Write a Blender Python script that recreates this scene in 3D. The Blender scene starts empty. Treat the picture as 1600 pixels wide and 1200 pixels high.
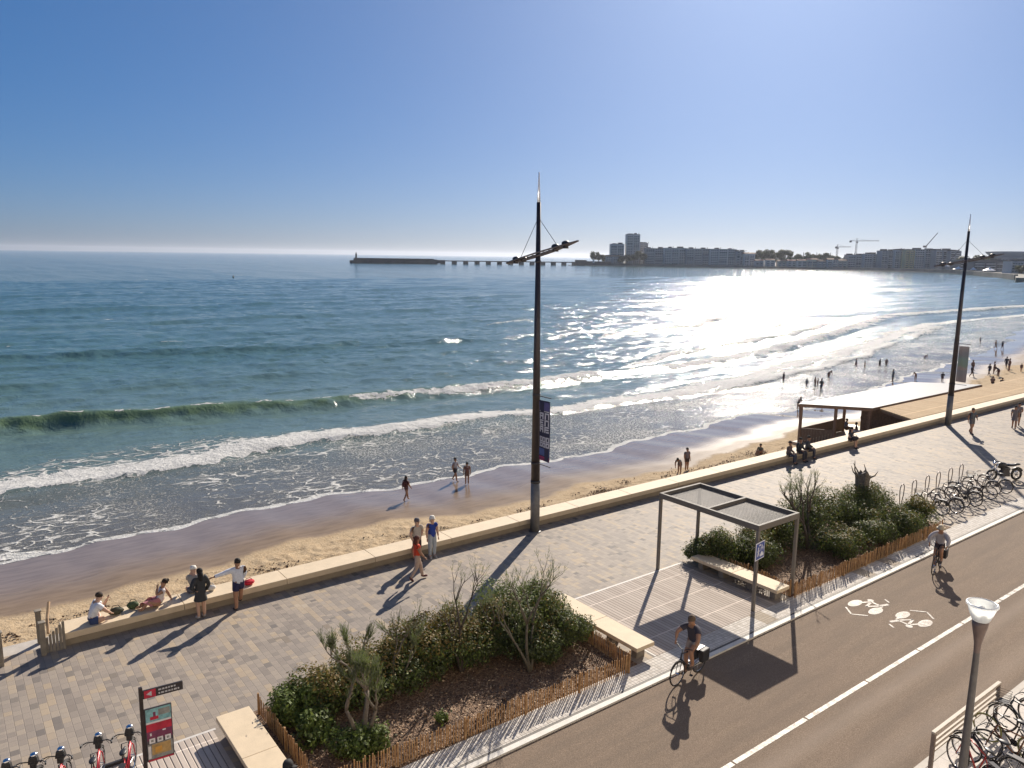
import bpy, math, random
import numpy as np
from mathutils import Vector, Matrix
R = math.radians
scene = bpy.context.scene
random.seed(7); np.random.seed(7)
# ------------------------------------------------------------------ camera
# world frame: x runs along the promenade, y points out to sea, z = 0 is the promenade paving
EYE = 11.5
PITCH, ROLL, HEAD = math.atan(200/1200), R(0.8), R(37.2)
cd = bpy.data.cameras.new('camera'); cam = bpy.data.objects.new('camera', cd)
scene.collection.objects.link(cam); scene.camera = cam
cd.sensor_width = 36; cd.lens = 27.0; cd.clip_start = 0.2; cd.clip_end = 60000
hz = Vector((math.sin(HEAD), math.cos(HEAD), 0)); rt = Vector((math.cos(HEAD), -math.sin(HEAD), 0))
fw = hz*math.cos(PITCH) - Vector((0, 0, math.sin(PITCH)))
up = hz*math.sin(PITCH) + Vector((0, 0, math.cos(PITCH)))
cx = rt*math.cos(ROLL) + up*math.sin(ROLL); cy = -rt*math.sin(ROLL) + up*math.cos(ROLL)
m = Matrix((cx, cy, -fw)).transposed().to_4x4(); m.translation = Vector((0, 0, EYE)); cam.matrix_world = m
# ------------------------------------------------------------------ sky and sun
SUN_EL, SUN_AZ = R(29.3), R(55.6)          # azimuth clockwise from +y
w = bpy.data.worlds.new('World'); scene.world = w; w.use_nodes = True
nt = w.node_tree; bg = nt.nodes['Background']
sky = nt.nodes.new('ShaderNodeTexSky'); sky.sky_type = 'NISHITA'; sky.sun_disc = False
sky.sun_elevation = SUN_EL; sky.sun_rotation = SUN_AZ
sky.altitude = 1000; sky.air_density = 0.8; sky.dust_density = 2.7; sky.ozone_density = 12
tint = nt.nodes.new('ShaderNodeMix'); tint.data_type = 'RGBA'; tint.blend_type = 'MULTIPLY'; tint.inputs[0].default_value = 1
tint.inputs[7].default_value = (.93, 1.0, 1.12, 1)      # a little bluer, as the camera's white balance shows it
gm = nt.nodes.new('ShaderNodeGamma'); gm.inputs[1].default_value = .6
nt.links.new(sky.outputs[0], gm.inputs[0]); hs = nt.nodes.new('ShaderNodeHueSaturation'); hs.inputs['Saturation'].default_value = 1.35
nt.links.new(gm.outputs[0], hs.inputs['Color']); nt.links.new(hs.outputs[0], tint.inputs[6]); nt.links.new(tint.outputs[2], bg.inputs[0]); bg.inputs[1].default_value = 0.085
sd = bpy.data.lights.new('sun', 'SUN'); sd.energy = 4.6; sd.angle = R(0.53); sd.color = (1, .90, .77)
sun = bpy.data.objects.new('sun', sd); scene.collection.objects.link(sun)
sdir = Vector((math.sin(SUN_AZ)*math.cos(SUN_EL), math.cos(SUN_AZ)*math.cos(SUN_EL), math.sin(SUN_EL)))
sun.rotation_euler = sdir.to_track_quat('Z', 'Y').to_euler()
scene.view_settings.view_transform = 'Standard'; scene.view_settings.look = 'None'
scene.view_settings.exposure = 0.77; scene.view_settings.gamma = 1
scene.cycles.max_bounces = 6; scene.cycles.use_adaptive_sampling = True
# ------------------------------------------------------------------ node helpers
class NT:
    def __init__(s, name, rough=.6, spec=.5):
        s.m = bpy.data.materials.new(name); s.m.use_nodes = True
        s.t = s.m.node_tree; s.b = s.t.nodes['Principled BSDF']
        s.b.inputs['Roughness'].default_value = rough
        s.b.inputs['Specular IOR Level'].default_value = spec
    def n(s, ty, **k):
        x = s.t.nodes.new(ty)
        for a, b in k.items(): setattr(x, a, b)
        return x
    def set(s, sock, v):
        if hasattr(v, 'is_linked') or isinstance(v, bpy.types.NodeSocket): s.t.links.new(v, sock)
        else:
            if isinstance(v, (tuple, list)) and len(v) == 3 and sock.type == 'RGBA': v = (*v, 1)
            sock.default_value = v
    def math(s, op, a, b=0.0, c=None, clamp=False):
        x = s.n('ShaderNodeMath', operation=op, use_clamp=clamp); s.set(x.inputs[0], a); s.set(x.inputs[1], b)
        if c is not None: s.set(x.inputs[2], c)
        return x.outputs[0]
    def pos(s):
        g = s.n('ShaderNodeNewGeometry'); return g.outputs['Position']
    def obj(s):
        g = s.n('ShaderNodeTexCoord'); return g.outputs['Object']
    def xyz(s, v):
        x = s.n('ShaderNodeSeparateXYZ'); s.set(x.inputs[0], v); return x.outputs
    def comb(s, a, b, c=0.0):
        x = s.n('ShaderNodeCombineXYZ'); s.set(x.inputs[0], a); s.set(x.inputs[1], b); s.set(x.inputs[2], c); return x.outputs[0]
    def noise(s, v, scale, detail=3, rough=.55, dist=0.0):
        x = s.n('ShaderNodeTexNoise'); s.set(x.inputs['Vector'], v); x.inputs['Scale'].default_value = scale
        x.inputs['Detail'].default_value = detail; x.inputs['Roughness'].default_value = rough; x.inputs['Distortion'].default_value = dist
        return x.outputs['Fac']
    def white(s, v):
        x = s.n('ShaderNodeTexWhiteNoise', noise_dimensions='3D'); s.set(x.inputs['Vector'], v); return x.outputs['Value']
    def voro(s, v, scale, feature='F1', rnd=1.0):
        x = s.n('ShaderNodeTexVoronoi', feature=feature); s.set(x.inputs['Vector'], v); x.inputs['Scale'].default_value = scale
        x.inputs['Randomness'].default_value = rnd; return x.outputs['Distance'], x.outputs.get('Color')
    def ramp(s, f, stops, interp='LINEAR'):
        x = s.n('ShaderNodeValToRGB'); e = x.color_ramp; e.interpolation = interp
        while len(e.elements) < len(stops): e.elements.new(.5)
        for i, (p, c) in enumerate(stops): e.elements[i].position = p; e.elements[i].color = (*c, 1)
        s.set(x.inputs[0], f); return x.outputs[0]
    def mix(s, f, a, b, bt='MIX'):
        x = s.n('ShaderNodeMix', data_type='RGBA', blend_type=bt); s.set(x.inputs[0], f); s.set(x.inputs[6], a); s.set(x.inputs[7], b); return x.outputs[2]
    def mrange(s, f, a, b, c=0.0, d=1.0, smooth=False):
        x = s.n('ShaderNodeMapRange'); x.interpolation_type = 'SMOOTHSTEP' if smooth else 'LINEAR'
        s.set(x.inputs[0], f)
        for i, v in enumerate((a, b, c, d)): s.set(x.inputs[i+1], v)
        return x.outputs[0]
    def attr(s, name):
        return s.n('ShaderNodeAttribute', attribute_name=name).outputs['Fac']
    def bump(s, h, dist=.01, strength=1.0, prev=None):
        x = s.n('ShaderNodeBump'); s.set(x.inputs['Height'], h); x.inputs['Distance'].default_value = dist; x.inputs['Strength'].default_value = strength
        if prev is not None: s.set(x.inputs['Normal'], prev)
        return x.outputs[0]
    def out(s, **k):
        for a, v in k.items(): s.set(s.b.inputs[a.replace('_', ' ')], v)
        return s.m
MATS = {}
def mat(name, c, rough=.6, metal=0.0, var=.18, scale=6.0, spec=.5, bump=0.0):
    """plain surface with slight mottling of its own colour"""
    if name in MATS: return MATS[name]
    n = NT(name, rough, spec)
    f = n.noise(n.obj(), scale, 4, .6)
    a = tuple(x*(1-var) for x in c); b = tuple(min(1, x*(1+var)) for x in c)
    n.out(Base_Color=n.ramp(f, [(.3, a), (.7, b)]), Metallic=metal, Roughness=n.mrange(f, 0, 1, max(.02, rough-.1), min(1, rough+.1)))
    if bump: n.out(Normal=n.bump(f, bump))
    MATS[name] = n.m; return n.m
# ------------------------------------------------------------------ mesh helpers
COL = scene.collection
class MB:
    def __init__(s): s.V = []; s.F = []; s.M = []; s.cur = 0
    def add(s, vs, fs, mi=None):
        o = len(s.V); s.V.extend([tuple(v) for v in vs]); s.F.extend([tuple(i+o for i in f) for f in fs])
        s.M.extend([s.cur if mi is None else mi]*len(fs)); return s
    def box(s, c, d, rz=0.0, mi=None, taper=1.0, mat4=None):
        x, y, z = (q/2 for q in d); vs = []
        for k, (a, b, e) in enumerate([(-1,-1,-1),(1,-1,-1),(1,1,-1),(-1,1,-1),(-1,-1,1),(1,-1,1),(1,1,1),(-1,1,1)]):
            t = taper if e > 0 else 1
            px, py, pz = a*x*t, b*y*t, e*z
            vs.append((c[0]+px*math.cos(rz)-py*math.sin(rz), c[1]+px*math.sin(rz)+py*math.cos(rz), c[2]+pz))
        if mat4: vs = [mat4 @ Vector(v) for v in vs]
        return s.add(vs, [(0,3,2,1),(4,5,6,7),(0,1,5,4),(1,2,6,5),(2,3,7,6),(3,0,4,7)], mi)
    def b2(s, x0, x1, y0, y1, z0, z1, mi=None):
        return s.box(((x0+x1)/2, (y0+y1)/2, (z0+z1)/2), (x1-x0, y1-y0, z1-z0), 0, mi)
    def tube(s, pts, rad, n=8, mi=None, caps=True, closed=False):
        pts = [Vector(p) for p in pts]; L = len(pts)
        rad = [rad]*L if not isinstance(rad, (list, tuple)) else rad
        vs = []; ref = None
        for i, p in enumerate(pts):
            if closed: t = pts[(i+1) % L]-pts[i-1]
            else: t = (pts[min(i+1, L-1)]-pts[max(i-1, 0)])
            t = t.normalized() if t.length > 1e-9 else Vector((0, 0, 1))
            if ref is None:
                ref = Vector((0, 0, 1)).cross(t) if abs(t.z) < .9 else Vector((1, 0, 0)).cross(t)
            ref = (ref - t*ref.dot(t)); ref = ref.normalized() if ref.length > 1e-6 else t.orthogonal().normalized()
            b = t.cross(ref)
            for k in range(n):
                a = 2*math.pi*k/n; vs.append(p + (ref*math.cos(a)+b*math.sin(a))*rad[i])
        fs = []
        for i in range(L if closed else L-1):
            j = (i+1) % L
            for k in range(n): fs.append((i*n+k, i*n+(k+1) % n, j*n+(k+1) % n, j*n+k))
        if caps and not closed:
            fs.append(tuple(range(n-1, -1, -1))); fs.append(tuple((L-1)*n+k for k in range(n)))
        return s.add(vs, fs, mi)
    def lathe(s, prof, c=(0, 0, 0), n=20, mi=None):
        vs = []; fs = []
        for r, z in prof:
            for k in range(n):
                a = 2*math.pi*k/n; vs.append((c[0]+r*math.cos(a), c[1]+r*math.sin(a), c[2]+z))
        for i in range(len(prof)-1):
            for k in range(n): fs.append((i*n+k, i*n+(k+1) % n, (i+1)*n+(k+1) % n, (i+1)*n+k))
        return s.add(vs, fs, mi)
    def ell(s, c, r, n=10, mi=None, lo=-1.0, noise=0.0, mat4=None):
        vs = []; fs = []; m_ = max(4, n//2+1)
        for i in range(m_+1):
            z = math.sin(-math.pi/2 + math.pi*i/m_); z = max(z, lo); q = math.sqrt(max(0, 1-z*z))+1e-4
            for k in range(n):
                a = 2*math.pi*k/n; j = 1+random.uniform(-noise, noise)
                v = Vector((r[0]*q*math.cos(a)*j, r[1]*q*math.sin(a)*j, r[2]*z*j))
                if mat4: v = mat4 @ v
                vs.append(Vector(c)+v)
        for i in range(m_):
            for k in range(n): fs.append((i*n+k, i*n+(k+1) % n, (i+1)*n+(k+1) % n, (i+1)*n+k))
        return s.add(vs, fs, mi)
    def poly(s, pts, mi=None): return s.add(pts, [tuple(range(len(pts)))], mi)
    def prism(s, outline, z0, z1, mi=None):
        n = len(outline); vs = [(x, y, z0) for x, y in outline]+[(x, y, z1) for x, y in outline]
        fs = [tuple(range(n-1, -1, -1)), tuple(range(n, 2*n))]+[(i, (i+1) % n, n+(i+1) % n, n+i) for i in range(n)]
        return s.add(vs, fs, mi)
    def xf(s, m4, start=0):
        for i in range(start, len(s.V)): s.V[i] = tuple(m4 @ Vector(s.V[i]))
        return s
    def build(s, name, mats, parent=None, smooth=False, bevel=0.0):
        me = bpy.data.meshes.new(name); me.from_pydata(s.V, [], s.F)
        mats = mats if isinstance(mats, (list, tuple)) else [mats]
        for q in mats: me.materials.append(q)
        if len(mats) > 1: me.polygons.foreach_set('material_index', s.M)
        if smooth: me.polygons.foreach_set('use_smooth', [True]*len(me.polygons))
        me.update(); o = bpy.data.objects.new(name, me); COL.objects.link(o)
        if parent is not None: o.parent = parent
        if bevel:
            b = o.modifiers.new('bevel', 'BEVEL'); b.width = bevel; b.segments = 2; b.limit_method = 'ANGLE'
        return o
def thing(name, label, cat, loc=(0, 0, 0), rz=0.0, group=None):
    o = bpy.data.objects.new(name, None); COL.objects.link(o); o.location = loc; o.rotation_euler = (0, 0, rz)
    o.empty_display_size = .1
    return tag(o, label, cat, group)
def tag(o, label, cat, group=None):
    o['label'] = label; o['category'] = cat
    if group: o['group'] = group
    return o
def struct(o, label=None, kind='structure', cat=None):
    o['kind'] = kind
    if label: o['label'] = label
    o['category'] = cat or o.name.split('.')[0].replace('_', ' ')
    return o
KIDS = {}
def dup(root, loc, rz, label, group=None):
    kids = {}
    for o in bpy.data.objects:
        if o.parent is not None: kids.setdefault(o.parent.name, []).append(o)
    def cp(o, par):
        c = o.copy(); COL.objects.link(c)
        if par is not None: c.parent = par
        for ch in kids.get(o.name, []): cp(ch, c)
        return c
    r = cp(root, None); r.location = loc; r.rotation_euler = (0, 0, rz); r['label'] = label
    if group: r['group'] = group
    return r
def grid_mesh(name, X, Y, Z, material, attrs=None, smooth=True):
    ny, nx = X.shape
    co = np.stack([X, Y, Z], -1).reshape(-1, 3).astype(np.float32)
    idx = np.arange(nx*ny).reshape(ny, nx)
    f = np.stack([idx[:-1, :-1], idx[:-1, 1:], idx[1:, 1:], idx[1:, :-1]], -1).reshape(-1, 4)
    me = quads_mesh(name, co, f, smooth)
    for k, a in (attrs or {}).items():
        at = me.attributes.new(k, 'FLOAT', 'POINT'); at.data.foreach_set('value', a.reshape(-1).astype(np.float32))
    me.materials.append(material)
    o = bpy.data.objects.new(name, me); COL.objects.link(o); return o
def quads_mesh(name, co, f, smooth=False):
    me = bpy.data.meshes.new(name); me.vertices.add(len(co)); me.vertices.foreach_set('co', co.reshape(-1).astype(np.float32))
    k = f.shape[1]; me.loops.add(f.size); me.loops.foreach_set('vertex_index', f.reshape(-1).astype(np.int32))
    me.polygons.add(len(f)); me.polygons.foreach_set('loop_start', np.arange(0, f.size, k).astype(np.int32))
    me.update(calc_edges=True)
    me.polygons.foreach_set('use_smooth', np.full(len(f), smooth, dtype=bool)); return me
def vnoise(x, y, seed=0):
    """smooth value noise in 0..1"""
    xi = np.floor(x).astype(np.int64); yi = np.floor(y).astype(np.int64); fx = x-xi; fy = y-yi
    fx = fx*fx*(3-2*fx); fy = fy*fy*(3-2*fy)
    def h(a, b):
        n = (a*374761393 + b*668265263 + seed*974634777) & 0x7fffffff
        n = (n ^ (n >> 13))*1274126177 & 0x7fffffff
        return ((n ^ (n >> 16)) & 0xffff)/65535.0
    a, b, c, d = h(xi, yi), h(xi+1, yi), h(xi, yi+1), h(xi+1, yi+1)
    return (a*(1-fx)+b*fx)*(1-fy)+(c*(1-fx)+d*fx)*fy
def sstep(a, b, x):
    t = np.clip((x-a)/(b-a), 0, 1); return t*t*(3-2*t)
# ------------------------------------------------------------------ shore profile
EU = np.array([-4000,-400,-120,-40,-10,1.6,7.6,12,23,39,55,63,74,88,103,118,134,180,250,500,800,900])
EV = np.array([43,43,43,43,43.5,43.9,44.6,45.4,44.6,43.6,45,46,44.5,46,49.5,51.5,54,64,82,165,283,330])
SEA = -4.0
def edge(u):
    u = np.asarray(u, float)
    return np.interp(u, EU, EV) + .35*np.sin(u*.42)+.25*np.sin(u*.97+1)+.12*np.sin(u*2.3+.4)
def sand_z(u, v):
    d = v-edge(u)
    return np.where(d > -8, SEA-.09*d, np.minimum(SEA+.72+.065*(-d-8), -2.55))
def snap(u, v, zref=-3.9):
    """slide a beach point to the height of the sand it stands on"""
    a, b, z = u, v, zref
    for _ in range(6):
        z = float(sand_z(a, b)); z = max(z, SEA-.35); k = (EYE-z)/(EYE-zref); a, b = u*k, v*k
    return a, b, z
# ------------------------------------------------------------------ ground materials
def m_pavers():
    n = NT('stone_pavers', .85, .12); x, y, z = n.xyz(n.pos())
    rx = n.math('DIVIDE', x, .19); row = n.math('FLOOR', rx); fx = n.math('FRACT', rx)
    rr = n.white(n.comb(row, 3.3)); ln = n.math('MULTIPLY_ADD', rr, .2, .12)
    ry = n.math('ADD', n.math('DIVIDE', y, ln), n.math('MULTIPLY', rr, 37.0)); cell = n.math('FLOOR', ry); fy = n.math('FRACT', ry)
    rc = n.white(n.comb(row, cell, 1.7)); rc2 = n.white(n.comb(cell, row, 9.1))
    big = n.noise(n.comb(n.math('MULTIPLY', x, 1.0), n.math('MULTIPLY', y, .45)), .9, 2)
    t = n.math('ADD', n.math('MULTIPLY', rc, .36), n.math('ADD', n.math('MULTIPLY', n.white(n.comb(row, n.math('FLOOR', n.math('DIVIDE', ry, 5.0)), 5.5)), .36), n.math('MULTIPLY', big, .3)))
    c = n.ramp(t, [(.12, (.225, .192, .165)), (.3, (.27, .232, .198)), (.45, (.32, .272, .228)), (.6, (.36, .305, .247)), (.75, (.415, .325, .225)), (.92, (.43, .37, .30))])
    c = n.mix(n.math('MULTIPLY', n.math('GREATER_THAN', rc2, .955), .5), c, (.07, .07, .075))
    f = n.noise(n.pos(), 45, 3, .7); c = n.mix(n.mrange(f, .3, .75, .0, .22), c, (.12, .11, .1))
    st = n.noise(n.pos(), .35, 4, .6); c = n.mix(n.mrange(st, .45, .75, 0, .35), c, (.23, .205, .18))
    ex = n.math('MINIMUM', fx, n.math('SUBTRACT', 1.0, fx)); ey = n.math('MULTIPLY', n.math('MINIMUM', fy, n.math('SUBTRACT', 1.0, fy)), 1.4)
    e = n.math('MINIMUM', ex, ey); j = n.mrange(e, .0, .05, 1, 0)
    c = n.mix(n.math('MULTIPLY', j, .5), c, (.12, .11, .10))
    h = n.math('ADD', n.mrange(e, 0, .06), n.math('ADD', n.math('MULTIPLY', rc, .35), n.math('MULTIPLY', f, .4)))
    n.out(Base_Color=c, Normal=n.bump(h, .003), Roughness=.66); return n.m
def m_setts():
    n = NT('pale_setts', .8, .2); x, y, z = n.xyz(n.pos())
    rx = n.math('DIVIDE', x, .12); ry = n.math('DIVIDE', y, .118); a, b = n.math('FRACT', rx), n.math('FRACT', ry)
    rc = n.white(n.comb(n.math('FLOOR', rx), n.math('FLOOR', ry)))
    blk = n.white(n.comb(n.math('FLOOR', n.math('DIVIDE', x, .62)), 4.0))
    c = n.ramp(rc, [(0, (.46, .42, .37)), (.5, (.55, .51, .46)), (1, (.6, .56, .51))])
    c = n.mix(n.math('MULTIPLY', n.math('GREATER_THAN', blk, .86), .75), c, (.27, .21, .14))
    e = n.math('MINIMUM', n.math('MINIMUM', a, n.math('SUBTRACT', 1.0, a)), n.math('MINIMUM', b, n.math('SUBTRACT', 1.0, b)))
    c = n.mix(n.mrange(e, 0, .09, .75, 0), c, (.13, .12, .11))
    n.out(Base_Color=c, Normal=n.bump(n.mrange(e, 0, .1), .006)); return n.m
def m_deck(name, c0, c1, period=.125, cross=1.35, along='y'):
    n = NT(name, .85, .15); x, y, z = n.xyz(n.pos())
    if along == 'x': x, y = y, x
    rx = n.math('DIVIDE', x, period); row = n.math('FLOOR', rx); fx = n.math('FRACT', rx)
    ry = n.math('DIVIDE', y, cross); cell = n.math('FLOOR', ry); fy = n.math('FRACT', ry)
    rc = n.white(n.comb(row, cell)); g = n.noise(n.comb(n.math('MULTIPLY', x, 60), n.math('MULTIPLY', y, 3)), 1.0, 3)
    c = n.mix(rc, c0, c1); c = n.mix(n.mrange(g, .35, .8, 0, .35), c, tuple(q*.55 for q in c0))
    e = n.math('MINIMUM', fx, n.math('SUBTRACT', 1.0, fx)); e2 = n.math('MINIMUM', fy, n.math('SUBTRACT', 1.0, fy))
    c = n.mix(n.mrange(e, .02, .09, .8, 0), c, (.09, .075, .065))
    c = n.mix(n.mrange(e2, .012, .02, .6, 0), c, tuple(min(1, q*1.5) for q in c1))
    n.out(Base_Color=c, Normal=n.bump(n.mrange(e, .02, .14), .012)); return n.m
def m_asphalt():
    n = NT('brown_asphalt', .9, .25); p = n.pos(); x, y, z = n.xyz(p)
    f = n.noise(p, 38, 3, .75); g = n.noise(p, .5, 4, .6); h = n.noise(n.comb(n.math('MULTIPLY', x, .12), y), 2.2, 3, .6)
    c = n.ramp(f, [(.28, (.108, .079, .057)), (.5, (.192, .142, .102)), (.72, (.31, .235, .176))])
    c = n.mix(n.mrange(g, .4, .7, 0, .35), c, (.185, .135, .102))
    c = n.mix(n.mrange(h, .42, .66, 0, .4), c, (.125, .098, .076))
    tr = n.math('ADD', n.mrange(n.math('ABSOLUTE', n.math('SUBTRACT', y, 9.1)), .0, .42, 1, 0, True), n.mrange(n.math('ABSOLUTE', n.math('SUBTRACT', y, 7.75)), .0, .5, .8, 0, True))
    tr = n.math('MULTIPLY', tr, n.mrange(n.noise(n.comb(n.math('MULTIPLY', x, .3), y), 1.1, 3), .3, .6, .5, 1))
    c = n.mix(n.math('MULTIPLY', tr, .42), c, (.31, .25, .2))
    vo, _ = n.voro(p, 85); n.out(Base_Color=c, Normal=n.bump(n.math('ADD', vo, n.math('MULTIPLY', f, .8)), .005, .8)); return n.m
def m_concrete(name, c, joints=None, var=.14, scale=3, rough=.7, period=0):
    n = NT(name, rough); p = n.pos(); f = n.noise(p, scale, 5, .65); g = n.noise(p, scale*14, 3, .7)
    k = n.ramp(f, [(.3, tuple(q*(1-var) for q in c)), (.7, tuple(min(1, q*(1+var)) for q in c))])
    k = n.mix(n.mrange(g, .5, .75, 0, .25), k, tuple(q*.6 for q in c))
    if period:
        x, y, z = n.xyz(p)
        for q in (x, y):
            fr = n.math('FRACT', n.math('DIVIDE', q, period)); e = n.math('MINIMUM', fr, n.math('SUBTRACT', 1.0, fr))
            k = n.mix(n.mrange(e, .008, .02, .7, 0), k, tuple(z_*.4 for z_ in c))
    n.out(Base_Color=k, Normal=n.bump(g, .003)); return n.m
def m_paint(nm='worn_white_paint', sh=0.0):
    n = NT(nm, .6); f = n.noise(n.pos(), 22, 4, .8); g = n.noise(n.pos(), 5, 3, .6)
    t = n.math('ADD', n.math('MULTIPLY', f, .5), n.math('MULTIPLY', g, .5))
    n.out(Base_Color=n.ramp(t, [(.40+sh, (.17, .13, .10)), (.47+sh, (.38, .34, .29)), (.55+sh, (.60, .56, .5))])); return n.m
def m_mulch():
    n = NT('bark_mulch', .85); p = n.pos(); d, c = n.voro(p, 26); v = n.white(c); g = n.noise(p, 1.3, 4)
    k = n.ramp(v, [(0, (.09, .05, .028)), (.4, (.17, .095, .05)), (.75, (.25, .15, .085)), (1, (.36, .24, .15))])
    k = n.mix(n.mrange(g, .5, .7, 0, .5), k, (.09, .055, .035))
    n.out(Base_Color=k, Normal=n.bump(n.math('ADD', d, v), .03)); return n.m
def m_sand():
    n = NT('beach_sand', .9); p = n.pos(); wet = n.attr('wet'); f = n.noise(p, 3.0, 5, .7); g = n.noise(p, 22, 3, .7)
    dry = n.ramp(n.math('ADD', n.math('MULTIPLY', f, .7), n.math('MULTIPLY', g, .3)), [(.3, (.24, .165, .10)), (.44, (.43, .32, .20)), (.7, (.56, .44, .29))])
    x, y, z = n.xyz(p); rp = n.noise(n.comb(n.math('MULTIPLY', x, .5), n.math('MULTIPLY', y, 1.7)), 1.6, 4, .55)
    damp = n.ramp(rp, [(.3, (.17, .125, .09)), (.6, (.23, .172, .126))])
    w1 = n.mrange(n.math('ADD', wet, n.math('MULTIPLY', n.math('SUBTRACT', f, .5), .12)), .1, .2, 0, 1, True)
    weed = n.attr('weed'); wd, _ = n.voro(p, 5.5); wn = n.noise(p, 7, 4, .7)
    k = n.mix(w1, dry, damp)
    wf = n.mrange(n.math('ADD', weed, n.math('MULTIPLY', wn, .9)), .86, .98, 0, .8)
    k = n.mix(wf, k, (.11, .07, .04))
    gl = n.mrange(wet, .25, .75, .5, .05)
    n.set(n.b.inputs['Specular IOR Level'], n.mrange(wet, .3, .75, .04, .3))
    b1 = n.bump(n.math('ADD', n.noise(p, 6.5, 4, .65), n.math('MULTIPLY', g, .3)), .07)
    mixn = n.n('ShaderNodeMix', data_type='VECTOR'); b2 = n.bump(rp, .0035)
    n.set(mixn.inputs[0], w1); n.set(mixn.inputs[4], b1); n.set(mixn.inputs[5], b2)
    n.out(Base_Color=k, Roughness=n.mix(w1, (.9, .9, .9), n.comb(gl, gl, gl)), Normal=mixn.outputs[1]); return n.m
def m_water():
    n = NT('sea_water', .07, .5); n.b.inputs['IOR'].default_value = 1.333; p = n.pos(); x, y, z = n.xyz(p)
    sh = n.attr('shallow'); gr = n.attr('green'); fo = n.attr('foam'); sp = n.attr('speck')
    big = n.noise(n.comb(n.math('MULTIPLY', x, .4), y), .012, 3)
    c = n.ramp(sh, [(0, (.05, .125, .13)), (.35, (.10, .18, .175)), (.65, (.15, .205, .185)), (.85, (.15, .155, .135)), (1, (.14, .12, .1))])
    c = n.mix(n.mrange(big, .35, .7, 0, .5), c, (.02, .095, .098))
    c = n.mix(gr, c, (.12, .18, .095))  # tints the wave face as if light came through it
    q = n.comb(n.math('MULTIPLY', x, .55), y); wq = n.n('ShaderNodeTexNoise'); n.set(wq.inputs['Vector'], q); wq.inputs['Scale'].default_value = .9
    vm = n.n('ShaderNodeVectorMath', operation='MULTIPLY_ADD'); n.set(vm.inputs[0], wq.outputs['Color']); vm.inputs[1].default_value = (1.2, 1.2, 1.2); n.set(vm.inputs[2], q)
    d1, _ = n.voro(vm.outputs[0], 1.15, 'DISTANCE_TO_EDGE'); d2, _ = n.voro(vm.outputs[0], 3.6, 'DISTANCE_TO_EDGE')
    lace = n.math('MINIMUM', n.math('MULTIPLY', d1, 2.2), n.math('MULTIPLY_ADD', d2, 3.0, .12))
    ns = n.noise(p, 2.4, 5, .7); patch = n.noise(q, .35, 3, .6)
    pat = n.math('ADD', n.math('MULTIPLY', lace, .75), n.math('ADD', n.math('MULTIPLY', ns, .45), n.math('MULTIPLY', patch, .35)))
    f1 = n.mrange(n.math('SUBTRACT', fo, pat), -.06, .1, 0, 1, True)
    spk = n.noise(p, 5.5, 4, .8); f2 = n.math('MULTIPLY', n.mrange(n.math('ADD', n.math('MULTIPLY', sp, .3), spk), .72, .8, 0, 1, True), n.mrange(sp, 0, .3))
    ff = n.math('MAXIMUM', f1, n.math('MULTIPLY', f2, .8))
    c = n.mix(ff, c, n.ramp(ns, [(.3, (.42, .42, .40)), (.65, (.66, .65, .62))]))
    st = n.comb(x, n.math('MULTIPLY', y, .8))
    h1 = n.noise(st, .16, 3, .5, .3); h2 = n.noise(st, .75, 7, .62, .4); h3 = n.noise(p, 3.6, 3, .6)
    calm = n.mrange(sh, .2, .85, 1.0, .36)
    h = n.math('ADD', n.math('MULTIPLY', h1, .65), n.math('ADD', n.math('MULTIPLY', h2, .25), n.math('MULTIPLY', h3, .085)))
    h = n.math('MULTIPLY', h, calm)
    h = n.math('ADD', h, n.math('MULTIPLY', n.math('MULTIPLY', ff, ns), .25))
    n.out(Base_Color=c, Roughness=n.mrange(ff, 0, 1, .09, .85), Normal=n.bump(h, 1.0, 1.0)); return n.m
# ------------------------------------------------------------------ promenade ground
PAV = m_pavers(); SETT = m_setts(); DECK = m_deck('grey_timber_deck', (.42, .36, .31), (.54, .47, .41), .14); ASPH = m_asphalt()
CONC = m_concrete('pale_concrete', (.46, .42, .37), period=0); PAINT = m_paint(); PAINT2 = m_paint('faded_paint', .085); MULCH = m_mulch(); SAND = m_sand(); WATER = m_water()
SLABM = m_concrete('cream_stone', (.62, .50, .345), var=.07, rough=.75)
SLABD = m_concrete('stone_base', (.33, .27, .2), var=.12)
struct(MB().b2(-60, 400, 13.55, 24.9, -.5, 0).build('promenade', PAV), 'promenade of mixed grey and ochre stone pavers beside the beach wall')
struct(MB().b2(-60, 400, 13.2, 13.55, -.5, .0).build('drain_strip', m_concrete('drain', (.1, .09, .08))), 'narrow dark drain line along the promenade kerb')
struct(MB().b2(-60, 400, 7.06, 13.04, -.5, -.045).build('road', ASPH), 'brown asphalt road with cycle symbols')
struct(MB().b2(-60, 400, 13.04, 13.2, -.5, .012).build('kerb', m_concrete('kerb_stone', (.6, .57, .52))), 'pale flush kerb stone beside the promenade')
struct(MB().b2(-60, 400, 6.9, 7.06, -.5, .05).build('kerb', m_concrete('kerb_near', (.42, .38, .33))), 'kerb of the near pavement')
struct(MB().b2(-60, 400, -30, 6.9, -.5, .04).build('pavement', m_concrete('pavement_slabs', (.50, .45, .40), period=.6)), 'pale slab pavement behind the bicycle railing')
mb = MB()
a = -60.0
while a < 400:
    mb.b2(a, a+.0+2.9, 9.62, 9.75, -.043, -.040) if True else None
    a += 2.96
struct(mb.build('road_markings', PAINT), 'white line painted along the middle of the road')
mb = MB(); mb.b2(-60, 400, 13.29, 14.0, .0, .004)
struct(mb.build('paved_strip', SETT), 'strip of small pale setts along the kerb')
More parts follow.
